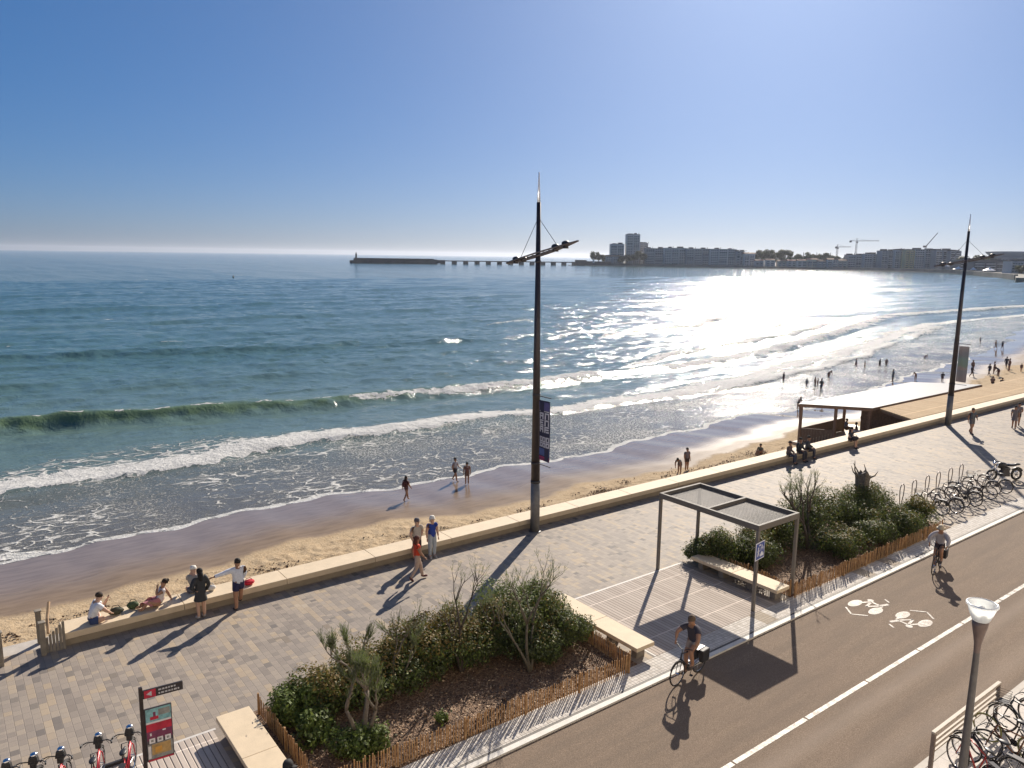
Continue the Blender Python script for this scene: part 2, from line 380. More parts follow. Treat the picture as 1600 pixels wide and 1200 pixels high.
def deck(x0, x1, y0, y1):
    struct(MB().b2(x0, x1, y0, y1, 0, .006).build('deck', DECK), 'grey timber deck set flush in the promenade')
    b = MB(); b.b2(x0-.07, x1+.07, y1, y1+.08, 0, .008); b.b2(x0-.07, x0, y0, y1, 0, .008)
    struct(b.build('deck_edge', m_concrete('deck_trim', (.55, .52, .48))), 'pale edge strip of the timber deck', cat='deck edge')
deck(16.1, 22.0, 14.02, 18.2); deck(-3.4, 4.6, 12.9+1.1, 17.9)
struct(MB().b2(5.55, 15.3, 14.02, 18.1, 0, .012).build('planting_bed', MULCH), 'bark covered planting bed between the stone benches')
struct(MB().b2(22.85, 35.0, 14.02, 18.1, 0, .012).build('planting_bed', MULCH), 'bark covered planting bed behind the shelter')
# painted cycle symbols: oval wheels, frame, rider's arm, chevrons
def cyc_mark(u0, v0, flip, lab):
    b = MB(); z = -.041
    def P(a, c): return (u0+.86*(a if flip > 0 else -a), v0+.86*(c if flip > 0 else -c))
    def oval(a, c, ra, rc):
        b.prism([P(a+ra*math.cos(t*math.pi/10), c+rc*math.sin(t*math.pi/10)) for t in range(20)], z, z+.003)
    def bar(p, q, w_):
        d = Vector((q[0]-p[0], q[1]-p[1])).normalized()*w_/2; nrm = (-d.y, d.x)
        b.prism([P(p[0]+nrm[0], p[1]+nrm[1]), P(q[0]+nrm[0], q[1]+nrm[1]), P(q[0]-nrm[0], q[1]-nrm[1]), P(p[0]-nrm[0], p[1]-nrm[1])], z, z+.0025)
    oval(.12, .42, .42, .2); oval(.12, -.42, .42, .2)
    bar((.12, -.42), (-.52, -.12), .09); bar((-.52, -.12), (-.45, .38), .1); bar((-.45, .38), (.12, .42), .08); bar((-.45, .3), (.05, 0), .1); bar((.05, 0), (-.52, -.1), .1)
    bar((-.5, .3), (-.85, .42), .13); oval(-.62, -.18, .13, .12)
    bar((.75, .45), (1.15, 0), .07); bar((1.15, 0), (.75, -.45), .07); bar((-1.05, .35), (-1.2, .1), .07)
    struct(b.build('road_markings', PAINT2), lab)
cyc_mark(24.45, 12.15, -1, 'worn white bicycle symbol nearest the kerb'); cyc_mark(24.7, 10.75, 1, 'worn white bicycle symbol nearest the white line')
mb = MB(); mb.prism([(9.95+.32*math.cos(t*.35), 20.97+.32*math.sin(t*.35)) for t in range(18)], 0, .004)
# ------------------------------------------------------------------ sand and sea
us = np.concatenate([np.linspace(-120, -8, 60)[:-1], np.arange(-8, 60, .14), np.arange(60, 140, .35), np.geomspace(140, 900, 90)])
ts = np.concatenate([np.linspace(0, .45, 110)[:-1], np.linspace(.45, 1, 60), np.array([1.15, 1.5, 2.2])])   # 0 = wall, 1 = water's edge
U, T = np.meshgrid(us, ts); E_ = edge(U); V = 24.95+(E_-24.95)*T
Zs = sand_z(U, V); dd = V-E_
wet = np.clip((dd+9.9+.35*np.sin(U*.3))/9, 0, 1)
dryf = 1-sstep(.0, .1, wet); near = 1-sstep(60, 140, U)
bumps = ((vnoise(U*3.4, V*3.4, 1)-.5)*.08+(vnoise(U*5.2, V*5.2, 5)-.5)*.08)*(.35+1.1*vnoise(U*.4, V*.7, 17))+(vnoise(U*.8, V*.8, 2)-.5)*.06
Zs = Zs+bumps*dryf*near
weed = dryf*np.exp(-((V-(33.2+1.0*vnoise(U*.15, U*0, 3)))/.9)**2)*(.1+.5*vnoise(U*.35, V*.5, 4)); weed = np.maximum(weed, .5*np.exp(-((dd+9.4)/.5)**2)*sstep(.55, .8, vnoise(U*.3, V*.1, 9)))
struct(grid_mesh('beach', U, V, Zs, SAND, {'wet': wet, 'weed': weed}), 'sandy beach, footprinted and dry by the wall, wet by the water')
# sea
us = np.concatenate([-np.geomspace(14000, 60, 40), np.linspace(-60, -22, 40)[1:], np.arange(-22, 60, .3), np.arange(60, 170, .55), np.geomspace(170, 14000, 120)])
dv = np.concatenate([np.arange(-2, 40, .2), np.arange(40, 90, .4), np.geomspace(90, 400, 150), np.geomspace(410, 14000, 45)])
U, D = np.meshgrid(us, dv)
E_ = np.interp(np.clip(U, -400, 134), EU, EV)+.35*np.sin(U*.42)+.25*np.sin(U*.97+1)+.12*np.sin(U*2.3+.4)
farw = sstep(15, 200, D); E_ = E_*(1-farw)+44.5*farw; V = E_+D
dist = np.sqrt(U*U+V*V)
def prof(s, h, front, back): return h*np.where(s < 0, np.exp(-(s/front)**2), np.exp(-(s/back)**2))
v1 = np.interp(U, [-60, -20, 2, 12, 26, 41, 60, 80, 100, 140, 200], [54, 55, 56.0, 57.4, 58.8, 58, 56.4, 58, 63, 72, 90])
v1 = v1+.5*np.sin(U*.35)+.5*vnoise(U*.5, U*0, 11)+.35*vnoise(U*1.7, U*0, 14)
v2 = np.interp(U, [-80, -20, 4, 19, 37, 59, 75, 89, 110, 150, 220], [81, 79, 77.7, 76.3, 75, 72.6, 73, 73.8, 77, 88, 110])+.6*vnoise(U*.12, U*0, 12)+.3*vnoise(U*.9, U*0, 15)
s1 = V-v1; s2 = V-v2
nu = vnoise(U*.22, U*0+2, 13); nf = vnoise(U*.8, V*.8, 6)
Z = np.full_like(U, SEA+.012)
deep = sstep(2, 14, D)
for (lam, amp, ph, sx) in [(33, .11, 0, .003), (21, .07, 2, -.006), (9.5, .06, 1, .02), (5.2, .035, 4, -.06)]:
    Z = Z+amp*deep*(1-sstep(900, 4000, dist))*np.sin(2*math.pi*V/lam+ph+U*sx*6+2.2*vnoise(U*.03, V*.02, int(lam)))
Z = Z+(vnoise(U*.25, V*.5, 21)-.5)*.36*deep*(.6+.4*sstep(20, 60, D))+(vnoise(U*.7, V*1.3, 22)-.5)*.2*deep*sstep(0, 40, D)+(vnoise(U*.09+V*.03, V*.22, 23)-.5)*.5*sstep(40, 90, D)*(1-sstep(800, 2500, dist))
Z = Z+prof(s1, .22*(1-.5*sstep(45, 90, U)), .5, 2.6)*(.6+.5*nu)+(nf-.5)*.09*np.exp(-((s1-1.6)/1.8)**2)
a2 = (1.0-.38*sstep(14, 40, U))*(.85+.25*nu)*(1-.25*sstep(60, 120, U)); Z = Z+prof(s2, a2, 1.35+.75*sstep(14, 40, U), 3.4)-.25*np.exp(-((s2+3.2)/2)**2)
br = sstep(24, 52, U+14*(nu-.5))*sstep(.25, .4, vnoise(U*.11, U*0, 31)+.25*sstep(50, 80, U))
Z = Z+(vnoise(U*1.9, V*1.9, 8)-.5)*.2*br*np.exp(-((s2+.3)/1.3)**2)
for (va, ub, amp) in [((127, 119, 116), (7, 50, 73), .62), ((179, 182, 190), (10, 62, 125), .7), ((101, 99, 98), (0, 40, 80), .25), ((150, 152, 150), (0, 60, 120), .3), ((225, 228, 240), (0, 100, 200), .55), ((300, 300, 320), (0, 100, 300), .6)]:
    vc = np.interp(U, ub, va)+4*vnoise(U*.02, U*0, int(va[0])); s_ = V-vc
    Z = Z+prof(s_, amp*(.35+.9*vnoise(U*.035, U*0+7, int(va[0]))), 2.6, 6)
s1 = s1+(vnoise(U*1.3, V*1.3, 81)-.5)*.9; s2 = s2+(vnoise(U*1.1, V*1.1, 82)-.5)*1.1+(vnoise(U*2.6, V*2.6, 83)-.5)*.5
green = np.clip(np.exp(-((s2+.55)/.75)**2)*1.0+.35*np.exp(-((s2+.2)/2.5)**2), 0, 1)*(1-.6*sstep(50, 100, U))  # turbid green water, with the backlit glow of the face put into its colour
foam = np.zeros_like(U)
foam = np.maximum(foam, np.where(s1 > -.25, 1, 0)*(1.25*np.exp(-(np.maximum(s1, 0)/2.3)**2)+.62*np.exp(-(np.maximum(s1-2, 0)/9)**2)*(1-.45*sstep(14, 34, U))*(.45+.75*vnoise(U*.08, V*.12, 41))))
foam = np.maximum(foam, br*(1.1*np.exp(-((s2+.35)/.85)**2)+.55*np.exp(-(np.minimum(s2+.6, 0)/3.2)**2)*(s2 < 0)))
foam = np.maximum(foam, .95*np.exp(-((s2-.05)/.22)**2)*sstep(.35, .6, vnoise(U*.9, U*0, 33)))
for (off, u0, st) in [(6.5, 44, .8), (-4.0, 40, .9), (26, 70, .9), (36, 85, .75), (50, 95, .75), (64, 110, .7), (85, 90, .6)]:
    base = v1 if off < 20 else v1-8
    s_ = V-(base+off+3.5*vnoise(U*.05, U*0, int(50+off))); g_ = sstep(u0, u0+14, U)*sstep(.38, .6, vnoise(U*.045, U*0+off, 61))*(1-sstep(150, 420, U))
    foam = np.maximum(foam, st*g_*(np.exp(-(s_/.7)**2)*(s_ < 0)+np.exp(-(s_/2.6)**2)*(s_ >= 0))); Z = Z+prof(s_, .28*g_, .5, 2)
sw = (s1 < 0)&(D > -1)
foam = np.where(s1 < -.25, np.maximum(foam, (.36+.2*vnoise(U*.2, V*.3, 42)*(1-.5*sstep(10, 40, U)))), foam)
rim = np.exp(-((D-.12)/(.18+.3*vnoise(U*.5, U*0, 77)))**2); foam = np.maximum(foam, rim*(.75+.7*vnoise(U*1.3, U*0, 78)))
lf = (1-sstep(-3, 9, U))*np.exp(-((D-1)/1.6)**2); foam = np.maximum(foam, 1.2*lf)
speck = sw*(.6+.1*sstep(0, 30, U))*(.55+.6*vnoise(U*.3, V*.3, 44)) + (1-sw)*.3*sstep(60, 110, U)*(1-sstep(120, 260, V))
caps = sstep(.84, .92, vnoise(U*.11, V*.35, 71))*sstep(90, 130, V)*.55*sstep(.5, .75, vnoise(U*.6, V*1.2, 72))*(1-sstep(500, 900, dist)); foam = np.maximum(foam, caps)
shal = np.interp(D, [-5, 0, 5, 11, 13, 20, 34, 60, 130, 300, 800], [1, 1, .97, .86, .74, .66, .55, .42, .3, .16, 0])
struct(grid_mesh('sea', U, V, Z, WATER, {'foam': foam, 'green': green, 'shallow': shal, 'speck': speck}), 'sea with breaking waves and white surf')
# ------------------------------------------------------------------ sea wall used as a long bench
mb = MB(); a = 2.27; L = 3.35
while a < 54.6:
    mb.b2(a, min(a+L-.012, 54.75), 24.42, 25.32, .27, .47); a += L
a = 54.76
while a < 130: mb.b2(a, a+L-.012, 24.42, 25.32, .27, .47); a += L
t_ = thing('beach_wall', 'long cream stone bench wall between promenade and sand', 'wall')
mb.build('seat_slab', SLABM, t_, bevel=.012)
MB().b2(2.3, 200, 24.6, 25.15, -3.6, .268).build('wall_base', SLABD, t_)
mb = MB(); mb.b2(-40, .62, 24.42, 25.32, .27, .47)
t_ = thing('beach_wall', 'short end of the bench wall left of the beach gate', 'wall')
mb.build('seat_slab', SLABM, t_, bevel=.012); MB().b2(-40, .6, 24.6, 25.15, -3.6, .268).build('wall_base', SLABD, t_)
struct(MB().b2(.62, 2.27, 24.9, 25.6, -3.5, -.02).build('beach_steps', CONC), 'top step of the beach access', cat='steps')
# ------------------------------------------------------------------ street furniture
POST = mat('taupe_metal', (.17, .155, .14), .5, .3, .1); DARK = mat('dark_grey_metal', (.055, .052, .056), .45, .5, .12)
BLACK = mat('black_plastic', (.018, .018, .02), .45, 0, .2); CHROME = mat('chrome', (.7, .7, .72), .15, 1, .05)
GREYP = mat('light_grey_metal', (.32, .31, .30), .4, .4, .08); RUBBER = mat('rubber', (.02, .019, .018), .7)
def bench(x0, x1, y0, y1, label):
    t = thing('stone_bench', label, 'bench', ((x0+x1)/2, (y0+y1)/2, 0), 0, 'stone slab benches beside the planting beds')
    X, Y = (x1-x0)/2, (y1-y0)/2
    b = MB(); b.b2(-X, X, -Y, -.004, .33, .45); b.b2(-X, X, .004, Y, .33, .45); b.build('seat', SLABM, t, bevel=.01)
    for y in (-Y+.3, -Y/3, Y/3, Y-.3): MB().b2(-X+.2, X-.2, y-.11, y+.11, 0, .328).build('support', mat('bench_foot', (.2, .17, .14), .7), t)
    return t
bench(4.63, 5.43, 13.85, 17.72, 'cream stone bench at the left end of the planting bed, near the map sign')
bench(15.3, 16.03, 14.06, 18.05, 'cream stone bench in full sun between planting bed and timber deck')
bench(22.02, 22.76, 14.03, 17.72, 'cream stone bench under the open metal shelter')
# fence of split chestnut pales
def pale_mat():
    n = NT('chestnut_pale', .75); p = n.pos(); f = n.noise(n.comb(*[n.math('MULTIPLY', q, k) for q, k in zip(n.xyz(p), (30, 30, 4))]), 1, 3)
    g = n.noise(p, 9, 2); c = n.ramp(n.math('ADD', n.math('MULTIPLY', f, .5), n.math('MULTIPLY', g, .5)), [(.3, (.24, .125, .05)), (.5, (.44, .26, .12)), (.7, (.58, .40, .22))])
    tr = n.n('ShaderNodeBsdfTranslucent'); n.set(tr.inputs[0], c); mx = n.n('ShaderNodeMixShader'); mx.inputs[0].default_value = .25
    n.out(Base_Color=c); n.t.links.new(n.b.outputs[0], mx.inputs[1]); n.t.links.new(tr.outputs[0], mx.inputs[2])
    n.t.links.new(mx.outputs[0], n.t.nodes['Material Output'].inputs[0]); return n.m
PALE = pale_mat()
def pale_fence(p, q, label, step=.072, h=.52):
    p, q = Vector(p), Vector(q); L = (q-p).length; d = (q-p)/L; ang = math.atan2(d.y, d.x)
    t = thing('picket_fence', label, 'fence', (p.x, p.y, 0), ang, 'low chestnut pale fences around the planting beds')
    b = MB(); x = .03
    while x < L:
        hh = h+random.uniform(-.05, .05); s = len(b.V); le = random.uniform(-.035, .035); le2 = random.uniform(-.03, .03)
        b.box((0, 0, hh/2), (random.uniform(.022, .036), .014, hh), random.uniform(-.3, .3))
        b.xf(Matrix.Translation((x, random.uniform(-.012, .012), 0)) @ Matrix.Rotation(le, 4, 'Y') @ Matrix.Rotation(le2, 4, 'X'), s); x += step*random.uniform(.85, 1.15)
    b.build('pale', PALE, t)
    b = MB()
    for z in (.13, .4):
        pts = [(x, .012*(-1)**i, z+.004*math.sin(x*9)) for i, x in enumerate(np.arange(0, L, .15))]
        if len(pts) > 1: b.tube(pts, .0025, 4)
    b.build('wire', DARK, t)
    k = max(1, int(L/1.5))
    for i in range(k+1):
        x = L*i/k; b = MB(); b.tube([(x, -.03, -.02), (x+random.uniform(-.02, .02), -.03, .6)], [.03, .026], 8); b.build('stake', PALE, t)
pale_fence((5.75, 17.9), (5.78, 14.32), 'pale fence beside the bench near the map sign')
pale_fence((5.8, 14.18), (14.75, 13.86), 'long pale fence between the front planting bed and the kerb')
pale_fence((14.85, 13.95), (15.1, 17.2), 'pale fence behind the sunlit bench')
pale_fence((22.95, 13.95), (33.9, 13.98), 'pale fence between the far planting bed and the kerb')
pale_fence((22.9, 14.1), (22.9, 17.6), 'pale fence behind the shelter bench')
# shelter
def shelter():
    x0, x1, y0, y1, H = 20.85, 23.15, 14.1, 18.4, 2.97
    t = thing('sun_shelter', 'open metal pergola shelter with two slatted roof panels', 'shelter', ((x0+x1)/2, (y0+y1)/2, 0))
    X, Y = (x1-x0)/2, (y1-y0)/2; fm = mat('shelter_frame', (.15, .135, .12), .7, 0, .1, spec=.3)
    b = MB(); w_ = .1; z0, z1 = H-.2, H
    b.b2(-X, X, -Y, -Y+w_, z0, z1); b.b2(-X, X, Y-w_, Y, z0, z1)
    b.b2(-X, -X+w_, -Y+w_, Y-w_, z0+.002, z1-.002); b.b2(X-w_, X, -Y+w_, Y-w_, z0+.002, z1-.002)
    b.b2(-X+w_, X-w_, -.05, .05, z0+.004, z1-.004); b.build('roof_frame', fm, t, bevel=.006)
    for y, s in ((-Y/2, 1), (Y/2, 1)):
        b = MB(); k = 0; x = -X+w_+.03
        while x < X-w_:
            b.box((x, y, H-.13), (.088, Y-w_-.06, .014), 0, None, 1, None); s0 = len(b.V)-8
            b.xf(Matrix.Translation((x, 0, H-.13)) @ Matrix.Rotation(R(9), 4, 'Y') @ Matrix.Translation((-x, 0, -(H-.13))), s0); x += .1
        b.build('roof_panel', mat('louvre_metal', (.16, .15, .14), .7, 0, .1, spec=.3), t)
    for x, y in ((-X+.05, -Y+.05), (X-.05, -Y+.05), (-X+.05, Y-.05), (X-.05, Y-.05)):
        MB().b2(x-.05, x+.05, y-.05, y+.05, 0, z0-.001).build('post', POST, t, bevel=.006)
    return t
shelter()
# blue shared-zone sign fixed to the shelter post nearest the road
def blue_sign():
    t = thing('road_sign', 'blue square shared-zone sign with white border on the shelter post', 'sign', (20.9, 14.07, 2.14), R(8))
    # faces the road, plane x-z, looking toward -y
    WH = mat('sign_white', (.75, .76, .8), .4, 0, .03); BL = mat('sign_blue', (.03, .07, .33), .35, 0, .08)
    b = MB(); b.b2(-.3, .3, -.035, -.02, -.3, .3); b.build('sign_border', WH, t, bevel=.012)
    MB().b2(-.265, .265, -.038, -.0345, -.265, .265).build('sign_face', BL, t)
    b = MB(); y = -.0405
    def strip(p, q, w_):
        d = Vector((q[0]-p[0], q[1]-p[1])).normalized()*w_/2; n_ = (-d.y, d.x)
        b.poly([(p[0]+n_[0], y, p[1]+n_[1]), (p[0]-n_[0], y, p[1]-n_[1]), (q[0]-n_[0], y, q[1]-n_[1]), (q[0]+n_[0], y, q[1]+n_[1])])
    def disc(a, c, r): b.poly([(a+r*math.cos(-k*.5), y, c+r*math.sin(-k*.5)) for k in range(12)])
    disc(-.13, .11, .035); strip((-.13, .08), (-.13, -.03), .065); strip((-.13, -.02), (-.19, -.17), .04); strip((-.12, -.02), (-.07, -.17), .04); strip((-.13, .05), (-.2, -.02), .028); strip((-.12, .05), (-.05, -.01), .028)
    b.poly([(-.1, y, .17), (.02, y, .17), (.02, y, .2), (-.03, y, .235), (-.1, y, .2)])
    for a in (.04, .19):
        for k in range(10):
            t0, t1 = k*.628, (k+1)*.628; strip((a+.05*math.cos(t0), .05+.05*math.sin(t0)), (a+.05*math.cos(t1), .05+.05*math.sin(t1)), .014)
    strip((.04, .05), (.1, .1), .018); strip((.1, .1), (.19, .05), .018); strip((.1, .1), (.08, .16), .035); strip((.1, .14), (.17, .12), .02); disc(.09, .185, .025)
    b.poly([(.0, y, -.2), (.22, y, -.2), (.22, y, -.12), (.18, y, -.11), (.15, y, -.05), (.06, y, -.05), (.03, y, -.11), (.0, y, -.12)])
    b.build('pictogram', WH, t)
    MB().b2(-.04, .04, -.02, .0, -.25, .25).build('bracket', DARK, t)
blue_sign()
# tall masts with a tilted lamp wing, stays and a banner
def banner_mat():
    n = NT('banner_navy', .7); return n.out(Base_Color=(.022, .024, .06))
def mast(x, y, lab, banner, lean=0.0):
    t = thing('lamp_mast', lab, 'lamp mast', (x, y, 0), 0, 'tall lamp masts along the beach wall')
    t.rotation_euler = (0, lean, 0)
    b = MB(); b.tube([(0, 0, 0), (0, 0, 2.2)], [.2, .192], 24); b.lathe([(.27, 0), (.27, .03), (.2, .035)], n=24); b.build('mast_foot', mat('mast_foot_grey', (.17, .165, .16), .5, .3), t, True)
    b = MB(); b.tube([(0, 0, 2.2), (0, 0, 13.6)], [.186, .082], 20); b.build('pole', mat('mast_dark', (.05, .042, .045), .42, .4), t, True)
    for z in (2.2, 3.0, 5.9, 11.3): r = .192-.0095*(z-2.2)+.012; MB().tube([(0, 0, z-.05), (0, 0, z+.05)], r, 20).build('collar', DARK, t, True)
    n = NT('frosted_tip', .35); n.out(Base_Color=(.85, .88, .92), Transmission_Weight=.35); b = MB(); b.tube([(0, 0, 13.6), (0, 0, 14.75)], [.07, .02], 12); b.build('tip', n.m, t, True)
    # wing lies along y: landward end up
    wing = MB(); L0, L1 = 2.05, 2.35
    def pt(a, dx=0, dz=0): return (dx, -a, 11.62+.20*a+dz)
    prof_ = lambda a: .16*(1-min(1, abs(a)/2.35)**2)+.015
    for sx in (-1, 1):
        wing.tube([pt(a, sx*prof_(a)) for a in np.linspace(-L0, L1, 13)], .032, 6)
        wing.tube([pt(a, sx*prof_(a)*.6, -.11*(1-(abs(a)/2.4)**2)) for a in np.linspace(-L0, L1, 13)], .026, 6)
    for a in np.linspace(-1.7, 2.0, 12): wing.box(pt(a), (.36*(1-abs(a)/2.6)+.04, .06, .02))
    wb = wing.build('lamp_wing', mat('wing_grey', (.16, .14, .14), .5, .3), t)
    for a, up_ in ((-1.45, 1), (-.95, -1), (1.05, 1), (1.65, 1)):
        b = MB(); b.ell(pt(a, 0, .05*up_), (.13, .2, .11), 12); b.tube([pt(a, 0, -.02), pt(a, 0, -.14)], [.09, .13], 12); b.build('floodlight', DARK, t, True)
    for a in (-1.15, 1.2):
        b = MB(); b.tube([(0, -.06*(1 if a > 0 else -1), 12.95), pt(a, 0, .03)], .011, 5); b.build('stay', DARK, t)
    for z in (3.02, 5.88): MB().tube([(0, -.12, z), (0, -.95, z)], .02, 6).build('banner_arm', DARK, t)
    # cloth with slight folds
    xs = np.linspace(.2, .88, 8); zs = np.linspace(3.2, 5.72, 16)
    def cl(a, z, off=0): return (.018*math.sin(a*9+z*1.4)+off, -a, z)
    vs = [cl(a, z) for z in zs for a in xs]+[cl(a, z, .006) for z in zs for a in xs]; fs = []; K = len(xs)*len(zs); nx = len(xs)
    for j in range(len(zs)-1):
        for i in range(nx-1):
            q = (j*nx+i, j*nx+i+1, (j+1)*nx+i+1, (j+1)*nx+i); fs.append(q); fs.append(tuple(K+v for v in q[::-1]))
    bm_ = MB().add(vs, fs)
    mats = banner(bm_, cl, zs, xs)
    bm_.build('banner', mats, t)
    return t
def banner_text(bm_, cl, zs, xs):
    mats = [banner_mat(), mat('banner_white', (.55, .55, .6), .7), mat('banner_violet', (.10, .09, .24), .7), mat('banner_blue', (.07, .11, .28), .7), mat('banner_red', (.32, .03, .12), .7)]
    def patch(a0, a1, z0, z1, mi):
        for off in (-.004, .010):
            A = np.linspace(a0, a1, 3); vs = [cl(a, z, off) for z in (z0, z1) for a in A]
            bm_.add(vs, [(0, 1, 4, 3), (1, 2, 5, 4)], mi)
    patch(.22, .86, 5.32, 5.66, 2); patch(.25, .84, 5.26, 5.3, 1); patch(.22, .86, 3.42, 3.72, 3); patch(.22, .86, 3.3, 3.38, 4); patch(.22, .86, 3.22, 3.27, 4)
    rnd = random.Random(3)
    # two stacked blocks of big vertical lettering, unreadable in the photograph: bare strokes
    for (za, zb) in ((4.95, 5.22), (4.68, 4.93), (4.4, 4.66)):
        for i in range(2):
            a0 = .24+i*.32; z0 = za
            patch(a0, a0+.26, zb-.06, zb, 1); patch(a0, a0+.07, za, zb, 1)
            if rnd.random() < .6: patch(a0+.19, a0+.26, za, zb, 1)
            else: patch(a0+.1, a0+.26, za, za+.06, 1)
            if rnd.random() < .6: patch(a0, a0+.24, (za+zb)/2-.03, (za+zb)/2+.03, 1)
    for (za, zb) in ((4.0, 4.22), (3.78, 3.98)):
        for i in range(3):
            a0 = .24+i*.21; patch(a0, a0+.19, zb-.05, zb, 1); patch(a0, a0+.19, za, za+.05, 1); patch(a0, a0+.06, za, zb, 1); patch(a0+.13, a0+.19, za, zb, 1)
    return mats
def banner_picture(bm_, cl, zs, xs):
    n = NT('faded_poster', .7); p = n.obj(); x, y, z = n.xyz(p); f = n.noise(p, 3.5, 4, .6)
    c = n.ramp(n.math('ADD', n.math('DIVIDE', n.math('SUBTRACT', z, 3.2), 2.6), n.math('MULTIPLY', n.math('SUBTRACT', f, .5), .4)), [(.1, (.16, .12, .15)), (.3, (.10, .11, .16)), (.38, (.22, .15, .16)), (.45, (.10, .16, .13)), (.62, (.08, .16, .17)), (.75, (.10, .10, .15)), (.92, (.20, .16, .18))])
    n.out(Base_Color=c); tr = n.n('ShaderNodeBsdfTranslucent'); n.set(tr.inputs[0], n.mix(.5, c, (.5, .5, .48))); mx = n.n('ShaderNodeMixShader'); mx.inputs[0].default_value = .6
    n.t.links.new(n.b.outputs[0], mx.inputs[1]); n.t.links.new(tr.outputs[0], mx.inputs[2]); n.t.links.new(mx.outputs[0], n.t.nodes['Material Output'].inputs[0]); return [n.m]
mast(19.63, 24.12, 'nearer tall dark lamp mast with navy lettered banner, in front of the bench wall', banner_text, -.009)
mast(57.31, 23.95, 'farther tall lamp mast with green and grey picture banner, near the beach kiosk', banner_picture, 0)
# near street lamp with glass bowl
def street_lamp():
    x, y, H = 16.64, 5.91, 4.62
    t = thing('street_lamp', 'street lamp with clear flared glass bowl beside the bicycle railing', 'street lamp', (x, y, 0))
    MB().lathe([(.13, 0), (.13, .1), (.1, .14), (.088, .9), (.062, 3.45), (.06, 3.6)], n=20).build('pole', mat('lamp_pole', (.12, .115, .115), .45, .4), t, True)
    MB().lathe([(.06, 3.55), (.07, 3.75), (.105, 3.95), (.15, 4.16), (.155, 4.24), (.11, 4.25)], n=24).build('lamp_neck', mat('lamp_neck', (.16, .12, .11), .45, .3), t, True)
    n = NT('frosted_glass', .35); n.out(Base_Color=(.93, .95, .95)); tr = n.n('ShaderNodeBsdfTranslucent'); tr.inputs[0].default_value = (.95, .97, .97, 1); mx = n.n('ShaderNodeMixShader'); mx.inputs[0].default_value = .65
    n.t.links.new(n.b.outputs[0], mx.inputs[1]); n.t.links.new(tr.outputs[0], mx.inputs[2]); n.t.links.new(mx.outputs[0], n.t.nodes['Material Output'].inputs[0])
    MB().lathe([(.0, 4.26), (.15, 4.26), (.175, 4.3), (.22, 4.42), (.265, 4.56), (.30, 4.6), (.30, 4.625), (.255, 4.605), (.21, 4.45), (.15, 4.31), (0, 4.3)], n=28).build('glass_bowl', n.m, t, True)
    MB().lathe([(0, 4.30), (.07, 4.31), (.09, 4.45), (.05, 4.56), (0, 4.58)], n=14).build('bulb', mat('bulb_white', (.8, .8, .78), .3), t, True)
    MB().lathe([(.27, 4.612), (.285, 4.62), (.27, 4.635), (.26, 4.62), (.27, 4.612)], n=28).build('rim', CHROME, t, True)
street_lamp()
# map totem
def totem():
    x, y = 2.74, 16.0
    t = thing('map_sign', 'dark post with a pointer arm and a tall map panel', 'sign', (x, y, 0), R(0)); H = 2.72
    MB().b2(-.035, .035, -.035, .035, 0, H).build('post', mat('sign_brown', (.035, .026, .026), .4, .3), t, bevel=.005)
    # arm and panel extend along +x (slightly toward -y), faces -y
    rz = R(-5)
    Mx = Matrix.Rotation(rz, 4, 'Z')
    b = MB(); b.b2(.04, .80, -.02, .02, 2.45, 2.64); b.xf(Mx); arm = b.build('pointer_arm', mat('sign_dark', (.03, .026, .03), .35), t, bevel=.008)
    b = MB(); b.b2(.06, .28, -.0225, -.0205, 2.46, 2.63); b.xf(Mx); b.build('pointer_arrow_field', mat('sign_red', (.42, .02, .05), .4), t)
    b = MB(); b.add([(.1, -.024, 2.545), (.2, -.024, 2.49), (.2, -.024, 2.6)], [(0, 1, 2)])
    for z, x1 in ((2.585, .66), (2.51, .74)):
        xx = .33
        while xx < x1:
            w_ = random.uniform(.02, .07); b.b2(xx, xx+w_, -.0235, -.0205, z-.018, z+.018); xx += w_+.018
    b.xf(Mx); b.build('lettering', mat('sign_grey', (.42, .42, .45), .5), t)
    b = MB(); b.b2(.04, .56, -.018, .018, 1.02, 2.22); b.xf(Mx); b.build('map_panel', mat('panel_dark', (.05, .045, .055), .4), t, bevel=.01)
    mats = [mat('art_sea', (.16, .33, .36), .5, 0, .5, 9), mat('art_red', (.40, .015, .04), .45, 0, .25, 5), mat('art_plum', (.16, .03, .08), .45, 0, .3, 5), mat('art_white', (.62, .6, .62), .5), mat('art_ochre', (.38, .24, .09), .5, 0, .4, 7), mat('art_grey', (.22, .22, .21), .5, 0, .4, 8), mat('art_orange', (.55, .28, .05), .5)]
    b = MB(); y = -.0195; k = [0]
    def q(x0, x1, z0, z1, mi): k[0] += 1; yy = y-.0004*k[0]; b.add([(x0, yy, z0), (x1, yy, z0), (x1, yy, z1), (x0, yy, z1)], [(0, 1, 2, 3)], mi)
    q(.06, .54, 1.9, 2.2, 0); q(.06, .54, 1.87, 1.91, 3); q(.3, .52, 2.02, 2.16, 5); q(.14, .3, 1.95, 2.02, 1); q(.2, .25, 2.02, 2.12, 2); q(.06, .54, 1.7, 1.87, 1); q(.06, .54, 1.5, 1.7, 2); q(.12, .15, 1.6, 1.66, 3); q(.36, .42, 1.66, 1.69, 3)
    for a in (.1, .25, .4): q(a, a+.11, 1.43, 1.54, 3); q(a+.03, a+.08, 1.46, 1.51, 5)
    q(.06, .54, 1.08, 1.42, 5); q(.14, .5, 1.16, 1.40, 4); q(.2, .33, 1.2, 1.33, 6); q(.07, .12, 1.1, 1.38, 3); q(.06, .54, 1.03, 1.07, 1)
    b.xf(Mx); b.build('map_artwork', mats, t)
totem()
